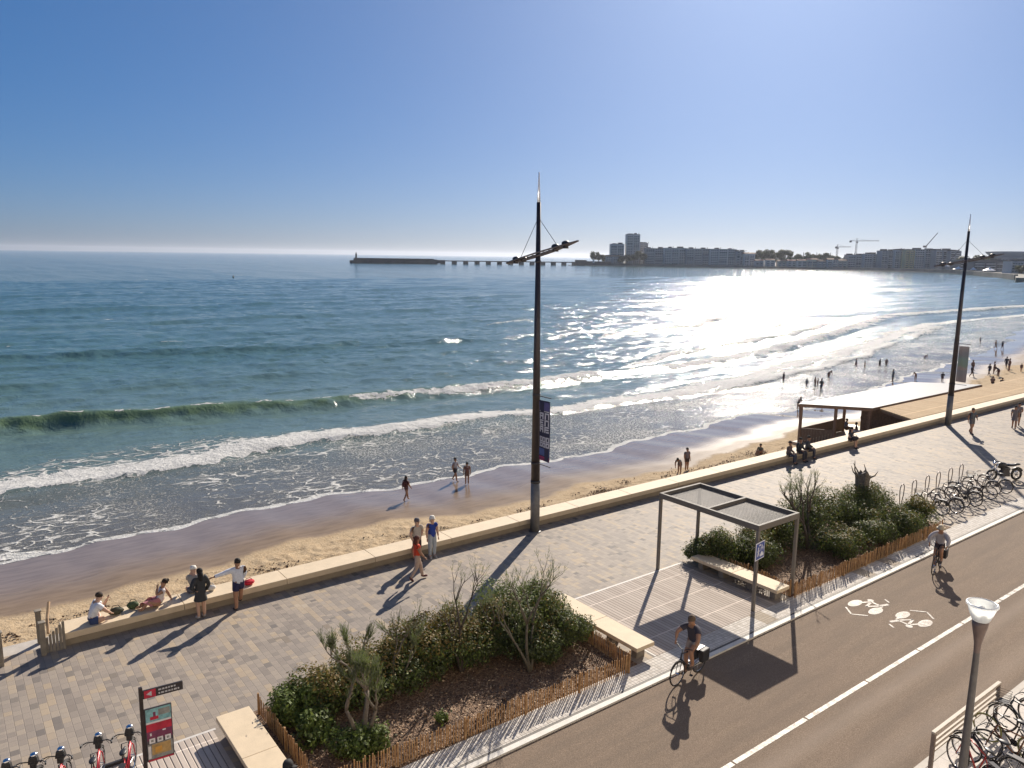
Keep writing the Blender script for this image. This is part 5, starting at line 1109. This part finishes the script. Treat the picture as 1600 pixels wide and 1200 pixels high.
def block(label, px0, px1, D, ztop, depth=14, wall=0, name='apartment_building', floors=3.0, turn=0.0, bays=None, roofh=0, setback=True, group=None, zb=-.6):
    x0, y0 = far_xy(px0, D); x1, y1 = far_xy(px1, D); w_ = math.hypot(x1-x0, y1-y0); ang = math.atan2(y1-y0, x1-x0)+turn
    t = thing(name, label, 'building', ((x0+x1)/2, (y0+y1)/2, zb), ang, group); H = ztop-zb
    b = MB(); b.b2(-w_/2, w_/2, 0, depth, 0, H)
    nb = bays or max(2, int(w_/13)); nf = max(1, int((H-1)/floors))
    for k in range(nb+1): b.b2(-w_/2+k*w_/nb-.35, -w_/2+k*w_/nb+.35, -1.6, -.02, 0, H-.3)
    b.build('wall', WALLS[wall], t)
    # balconies: floor bands and dividing piers in front of the facade; windows recessed dark strips with mullions
    step = w_/nb; xb = step/2-.9; m_ = max(1, int(2*xb/3.2)); s = 2*xb/m_; win = MB(); bal = MB()
    for j in range(m_): win.b2(-xb+j*s+.4, -xb+(j+1)*s-.4, -.06, .1, .4, floors-.7)
    win.b2(-xb+.3, xb-.3, -.05, .09, .3, .5); bal.b2(-xb, xb, -1.4, 0, -.1, .08); bal.b2(-xb, xb, -1.42, -1.3, .081, .95)
    w0 = win.build('window', GLASS, t); b0 = bal.build('balcony', WALLS[0] if wall != 4 else WALLS[4], t); first = True
    for f in range(nf):
        for k in range(nb):
            p = (-w_/2+(k+.5)*step, 0, 1.0+f*floors)
            for o, pr in ((w0, 1.0), (b0, .85)):
                if first: o.location = p
                elif random.random() < pr: c = o.copy(); COL.objects.link(c); c.parent = t; c.location = p
            first = False
    r = MB(); r.b2(-w_/2-.4, w_/2+.4, -.6, depth+.4, H+.001, H+.5)
    k = max(2, int(w_/26))
    for i in range(k):
        x = -w_/2+(i+.5)*w_/k+random.uniform(-3, 3); r.b2(x-random.uniform(1.5, 5), x+random.uniform(1.5, 5), 3, depth-3, H+.5, H+.5+random.uniform(1, 2.6))
        r.b2(x+5, x+5.8, 4, 5, H+.5, H+random.uniform(2, 3.6))
    if roofh: r.add([(-w_/2-.5, -.7, H+.5), (w_/2+.5, -.7, H+.5), (w_/2+.5, depth+.5, H+.5), (-w_/2-.5, depth+.5, H+.5), (-w_/2-.5, depth/2, H+.5+roofh), (w_/2+.5, depth/2, H+.5+roofh)], [(0, 1, 5, 4), (2, 3, 4, 5), (0, 4, 3), (1, 2, 5)])
    r.build('roof', TILE if roofh else ROOF, t); return t
GB_ = 'apartment blocks across the bay'
block('shorter tower block left of the tallest tower', 947, 967, 1455, 36, 20, 0, 'tower_block', bays=2, group=GB_)
block('tallest tower block on the far shore', 971, 990.5, 1450, 54, 22, 0, 'tower_block', bays=2, group=GB_)
block('lower tower block attached right of the tallest one', 991, 1003, 1462, 38.5, 18, 1, 'tower_block', bays=2, group=GB_)
block('white villa at the foot of the two towers', 940, 962, 1430, 12.5, 12, 0, 'house', roofh=3, group=GB_)
for i, (a, b_, z, wl) in enumerate([(1000, 1028, 28.5, 1), (1028.3, 1062, 29.5, 0), (1062.3, 1098, 28.7, 1), (1098.3, 1138, 28.4, 0)]): block('long pale apartment block, section %s from the towers' % ['nearest', 'second', 'third', 'farthest'][i], a, b_, 1420-i*12, z, 16, wl, group=GB_)
block('stepped end of the long apartment block', 1138.5, 1150, 1372, 25, 14, 1, group=GB_); block('low end house beside the long apartment block', 1150.5, 1166, 1360, 21, 14, 0, group=GB_, roofh=2)
block('grey block below the smaller crane', 1308, 1332, 1290, 21, 16, 1, group=GB_); block('grey block below the larger crane', 1332.5, 1358, 1280, 22.5, 16, 0, group=GB_)
block('taller block left of the yellow building', 1358.5, 1378, 1262, 28, 18, 1, group=GB_); block('pale block touching the yellow building', 1378.5, 1394, 1255, 29.5, 18, 0, group=GB_)
block('narrow building with sunlight painted into its yellow walls', 1394.5, 1408, 1240, 29, 12, 4, group=GB_)  # sun on the side is put into the yellow wall colour
block('block under the tilted crane', 1408.5, 1440, 1240, 30.5, 18, 0, group=GB_); block('block at the right end of the seafront row', 1440.5, 1462, 1225, 29.5, 18, 1, group=GB_); block('last grey block before the round building', 1462.5, 1478, 1215, 28.5, 18, 1, group=GB_)
for i, (a, b_, D, z) in enumerate([(1232, 1246, 1300, 10), (1247, 1262, 1296, 12), (1263, 1276, 1290, 9.5), (1277, 1293, 1285, 12.5), (1294, 1307, 1283, 11)]): block('small seafront house, %s from the left in the row before the grey blocks' % ['first', 'second', 'third', 'fourth', 'fifth'][i], a, b_, D, z, 10, [0, 2, 1, 0, 2][i], 'house', roofh=2.5, group='small houses on the far seafront')
for i, (a, b_, D, z) in enumerate([(1168, 1180, 1330, 9), (1184, 1197, 1322, 10), (1202, 1214, 1315, 8.5), (1217, 1230, 1308, 9.5)]): block('small house under the trees, %s to the right of the long pale block' % ['first', 'second', 'third', 'fourth'][i], a, b_, D, z, 10, [1, 0, 2, 0][i], 'house', roofh=2.5, group='small houses on the far seafront')
block('long dark low hall before the round building', 1479, 1556, 1060, 14.5, 24, 3, 'hall', group=GB_); block('white seafront building at the right edge', 1557, 1604, 900, 13.5, 16, 0, group=GB_)
block('tall grey building cut by the right edge', 1597, 1640, 960, 29, 24, 1, 'tower_block', group=GB_); block('low grey building under the round roof', 1500, 1600, 1010, 13, 20, 3, 'hall', group=GB_)
def round_building():
    x, y = far_xy(1553, 1120); t = thing('round_building', 'drum shaped building with a shallow pale ring roof', 'building', (x, y, -.5)); r = 31
    MB().lathe([(r, 0), (r, 19), (r+1.5, 19.2), (r+1.5, 20.5), (0, 21)], n=48).build('wall', WALLS[1], t)
    MB().lathe([(r*.8, 20.6), (r*.98, 26), (r*1.0, 28), (r*.96, 28.2), (r*.92, 26.5), (r*.5, 23.5), (0, 23)], n=48).build('roof', mat('ring_roof', (.5, .5, .5), .5), t, True)
    b = MB()
    for k in range(48): a = k*math.pi/24; b.box((math.cos(a)*(r+.2), math.sin(a)*(r+.2), 12), (.8, 2.4, 9), a)
    b.build('window', GLASS, t)
round_building()
def tent(px, D, r, lab, z0=-.4):
    x, y = far_xy(px, D); t = thing('beach_tent', lab, 'tent', (x, y, z0), 0, 'white peaked tents on the far beach'); MB().lathe([(r, 2.6), (r*.6, 3.6), (r*.25, 5), (.1, 6.4)], n=12).build('canopy', mat('tent_white', (.8, .8, .8), .5), t)
    b = MB()
    for k in range(6): a = k*math.pi/3; b.tube([(r*.95*math.cos(a), r*.95*math.sin(a), 0), (r*.95*math.cos(a), r*.95*math.sin(a), 2.6)], .12, 5)
    b.build('tent_pole', GREYP, t)
tent(1457, 1120, 5.5, 'white tent standing higher, left of the others', 3); tent(1477, 1060, 7, 'low white tent second from the left'); tent(1524, 960, 7.5, 'wide low white tent right of the farther mast'); tent(1500, 1010, 4, 'small white tent beside the farther mast')
def crane(px, D, ztop, j0, j1, lab):
    x, y = far_xy(px, D); t = thing('tower_crane', lab, 'crane', (x, y, 0), -HEAD, 'tower cranes above the far town'); cm = mat('crane_grey', (.2, .19, .2), .6); s = D/1200
    b = MB(); w_ = 1.1
    for a, c in ((-w_, -w_), (w_, -w_), (w_, w_), (-w_, w_)): b.tube([(a, c, 0), (a, c, ztop)], .22, 4)
    k = 0.0; i = 0
    while k < ztop-3: b.tube([(-w_ if i % 2 else w_, -w_, k), (w_ if i % 2 else -w_, -w_, k+3)], .14, 4); b.tube([(-w_, w_ if i % 2 else -w_, k), (-w_, -w_ if i % 2 else w_, k+3)], .14, 4); k += 3; i += 1
    b.build('mast', cm, t); b = MB(); A, B_ = (j0-px)*s, (j1-px)*s
    for dy, dz in ((-.7, 0), (.7, 0), (0, 1.4)): b.tube([(A, dy, ztop+dz), (B_, dy, ztop+dz+.02*B_)], .2, 4)
    n_ = int((B_-A)/2.2)
    for i in range(n_): x0 = A+(B_-A)*i/n_; x1 = A+(B_-A)*(i+1)/n_; b.tube([(x0, -.7, ztop+.02*max(x0, 0)), ((x0+x1)/2, 0, ztop+1.4+.02*max(x0, 0)), (x1, .7, ztop+.02*max(x1, 0))], .12, 4)
    b.build('jib', cm, t); b = MB(); b.tube([(0, 0, ztop), (0, 0, ztop+5)], .5, 5); b.tube([(0, 0, ztop+5), (B_*.6, 0, ztop+1.4)], .1, 4); b.tube([(0, 0, ztop+5), (A*.9, 0, ztop+1.2)], .1, 4); b.build('cat_head', cm, t)
    MB().b2(A-1, A+2.2, -1.2, 1.2, ztop-2.2, ztop+1).build('counterweight', mat('ballast', (.12, .11, .11), .7), t); MB().b2(-1.4, 1.4, -2.4, -1.2, ztop-3, ztop-.5).build('cab', cm, t)
crane(1290.5, 1400, 35, 1288, 1311, 'smaller tower crane left of the larger one'); crane(1319, 1400, 46, 1309, 1353, 'larger tower crane with a long level jib')
def luffer():
    x, y = far_xy(1424, 1300); t = thing('tower_crane', 'crane with its jib tilted steeply up behind the seafront row', 'crane', (x, y, 0), -HEAD, 'tower cranes above the far town'); cm = MATS['crane_grey']
    b = MB()
    for a, c in ((-1, -1), (1, -1), (1, 1), (-1, 1)): b.tube([(a, c, 0), (a, c, 37)], .25, 4)
    b.build('mast', cm, t); b = MB()
    for dy in (-.7, .7): b.tube([(0, dy, 36), (17.5, dy, 59)], .3, 4)
    b.tube([(0, 0, 37.5), (17.5, 0, 59.4)], .25, 4); b.build('jib', cm, t); MB().b2(-4, 1, -1.2, 1.2, 35, 38).build('counterweight', MATS['ballast'], t)
luffer()
# trees on the far shore
FL = [leaf_mat('far_leaf_a', (.035, .045, .022), (.055, .065, .03), (.075, .08, .04)), leaf_mat('far_leaf_b', (.05, .055, .035), (.07, .075, .045), (.09, .09, .055))]
def far_tree(label, px, D, h, r, flat=False, group='trees on the far shore', zb=0.0):
    h *= 1.45; r *= 1.5; x, y = far_xy(px, D); t = thing('pine_tree' if flat else 'tree', label, 'tree', (x, y, zb), 0, group); n = 800
    k = 7; C = np.stack([rng.uniform(-1, 1, k)*r*.55, rng.uniform(-1, 1, k)*r*.55, h*(rng.uniform(.82, .95, k) if flat else rng.uniform(.35, .8, k))], 1); rr = rng.uniform(.35, .55, k)*r*(.7 if flat else 1)
    pick = rng.integers(0, k, n); d = rng.normal(size=(n, 3)); d /= np.linalg.norm(d, axis=1, keepdims=True); P_ = C[pick]+d*(rr[pick]*rng.uniform(.6, 1.1, n))[:, None]*np.array([1, 1, .45 if flat else .85]); P_[:, 2] = np.maximum(P_[:, 2], .2)
    leaves('crown', P_, d/np.linalg.norm(d, axis=1, keepdims=True), r*.2, FL, rng.integers(0, 2, n), t, 1.4)
    b = MB(); b.tube([(0, 0, 0), (.3, .2, h*.5), (0, 0, h*.85)], [1.0, .8, .5], 6); b.tube([(.2, .1, h*.5), (r*.4, 0, h*.8)], [.25, .1], 5); b.tube([(.2, .1, h*.45), (-r*.4, .2, h*.78)], [.25, .1], 5); b.build('trunk', BARKD, t); return t
tl = 0
for px, D, h, r in [(1168, 1385, 22, 8), (1176, 1380, 20, 9), (1186, 1376, 22, 8), (1196, 1370, 20, 8), (1204, 1366, 19, 7), (1221, 1360, 21, 8), (1230, 1352, 18, 8), (1240, 1345, 20, 8), (1250, 1340, 19, 9), (1260, 1335, 20, 8), (1270, 1330, 19, 9), (1281, 1325, 20, 9), (1292, 1320, 16, 7), (1302, 1318, 14, 7), (1160, 1400, 19, 8)]:
    far_tree('broad dark tree in the far row between long block and grey blocks', px, D, h, r, group='row of dark trees on the far shore')
far_tree('tall umbrella pine standing above the far row of trees', 1209, 1368, 22, 7.5, False)
for px, D, h, r, l in [(921, 1440, 17, 7, 'leftmost tree on the jetty end'), (929, 1437, 17, 6, 'second tree from the jetty end'), (938, 1440, 12, 6, 'low tree left of the shorter tower'), (962, 1415, 10, 6, 'dark bush below the shorter tower'), (972, 1412, 12, 6, 'dark tree below the tallest tower'), (983, 1410, 14, 7, 'dark tree right below the tallest tower'), (992, 1412, 19, 7, 'tall dark tree at the left end of the long block'), (998, 1415, 15, 6, 'dark tree touching the long block')]: far_tree(l, px, D, h, r)
for px, D, h, r, l in [(1486, 1090, 15, 8, 'tree left of the farther mast behind the hall'), (1498, 1085, 16, 8, 'tree just left of the round building'), (1512, 1080, 17, 8, 'tree beside the round building'), (1592, 870, 9, 6, 'tree in front of the white seafront building'), (1600, 850, 9, 6, 'tree at the right edge before the white building'), (1584, 860, 7, 5, 'small tree before the white seafront building'), (1574, 880, 6, 5, 'bush before the white seafront building')]: far_tree(l, px, D, h, r)
# sea wall of the far shore
b = MB(); ins = inset(shore, 24)[1:15]
for p, q in zip(ins[:-1], ins[1:]):
    d = Vector(q)-Vector(p); m_ = (Vector(p)+Vector(q))/2; b.box((m_.x, m_.y, -1.5), (d.length+1, 3, 5), math.atan2(d.y, d.x))
t = thing('sea_wall', 'dark stone sea wall along the far shore', 'wall'); b.build('masonry', QUAY, t)
# pier with lighthouse
def pier():
    t = thing('harbour_pier', 'long dark pier running out to sea, solid at its tip', 'pier'); DM = mat('pier_dark', (.055, .055, .06), .85, 0, .3, .1)
    p0 = Vector(far_xy(900, 1425)); p1 = Vector(far_xy(683, 1335)); p2 = Vector(far_xy(556.5, 1290))
    b = MB(); d = p1-p0; a = math.atan2(d.y, d.x); m_ = (p0+p1)/2; b.box((m_.x, m_.y, 1.6), (d.length, 5, 1.6), a); b.build('deck', DM, t)
    n_ = 13
    for i in range(n_): q = p0+d*(i+.5)/n_; MB().box((q.x, q.y, -2.2), (7.5, 6, 6), a).build('pile', DM, t)
    d = p2-p1; a = math.atan2(d.y, d.x); m_ = (p1+p2)/2; b = MB(); b.box((m_.x, m_.y, -.5), (d.length, 9, 8.4), a); b.box((m_.x-1, m_.y+3, 4.2), (d.length*.96, 2, 1.4), a); q = p1-d.normalized()*6; b.box((q.x, q.y, 0), (14, 8, 6), a); b.box((p2.x, p2.y, -2), (12, 14, 6), a); b.build('breakwater', DM, t)
    l = thing('lighthouse', 'small dark lighthouse at the tip of the pier', 'lighthouse', (*(p2-d.normalized()*4), 3.6)); MB().lathe([(1.9, 0), (1.6, .5), (1.3, 7), (1.9, 7.3), (1.9, 7.6), (1.0, 7.7)], n=14).build('tower', DM, l, True); MB().lathe([(.9, 7.7), (.9, 9.4), (1.2, 9.5), (.0, 10.6)], n=12).build('lantern', DM, l)
    x, y = far_xy(921, 1425); b = MB(); t = thing('quay_head', 'dark stone quay head where the pier meets the town', 'quay'); b.box((x, y, 0), (62, 16, 8), -HEAD+.1); x, y = far_xy(902, 1420); b.box((x, y, 2), (20, 10, 8), -HEAD+.1); b.build('masonry', DM, t); x, y = far_xy(921.5, 1400); k = thing('harbour_light', 'small white light tower on the quay head', 'lighthouse', (x, y, 1)); MB().lathe([(1.5, 0), (1.2, 6), (1.6, 6.2), (.8, 6.4), (.8, 7.6), (0, 8.4)], n=10).build('tower', WALLS[0], k)
pier()
def buoy(px, py_, lab):
    pass
t = thing('buoy', 'small dark buoy far out on the left', 'buoy', (154, 494, SEA)); MB().lathe([(0, -.3), (.6, -.2), (.65, .2), (.3, .4), (.15, 1.1), (.2, 1.2), (0, 1.4)], n=12).build('float', BLACK, t, True)
struct(mb.build('manhole', m_concrete('iron_cover', (.3, .27, .24))), 'small round cover in the paving', cat='manhole cover')
# ------------------------------------------------------------------ sea air
hb = MB(); hb.b2(-16000, 16000, -16000, 16000, -9, 75); hz_ = hb.build('haze', bpy.data.materials.new('sea_air')); mm = hz_.data.materials[0]; mm.use_nodes = True
tt = mm.node_tree; tt.nodes.remove(tt.nodes['Principled BSDF']); pv = tt.nodes.new('ShaderNodeVolumePrincipled'); pv.inputs['Color'].default_value = (.82, .88, 1, 1); pv.inputs['Density'].default_value = .00004; pv.inputs['Anisotropy'].default_value = .45
tt.links.new(pv.outputs[0], tt.nodes['Material Output'].inputs['Volume']); struct(hz_, 'thin sea air', 'stuff')
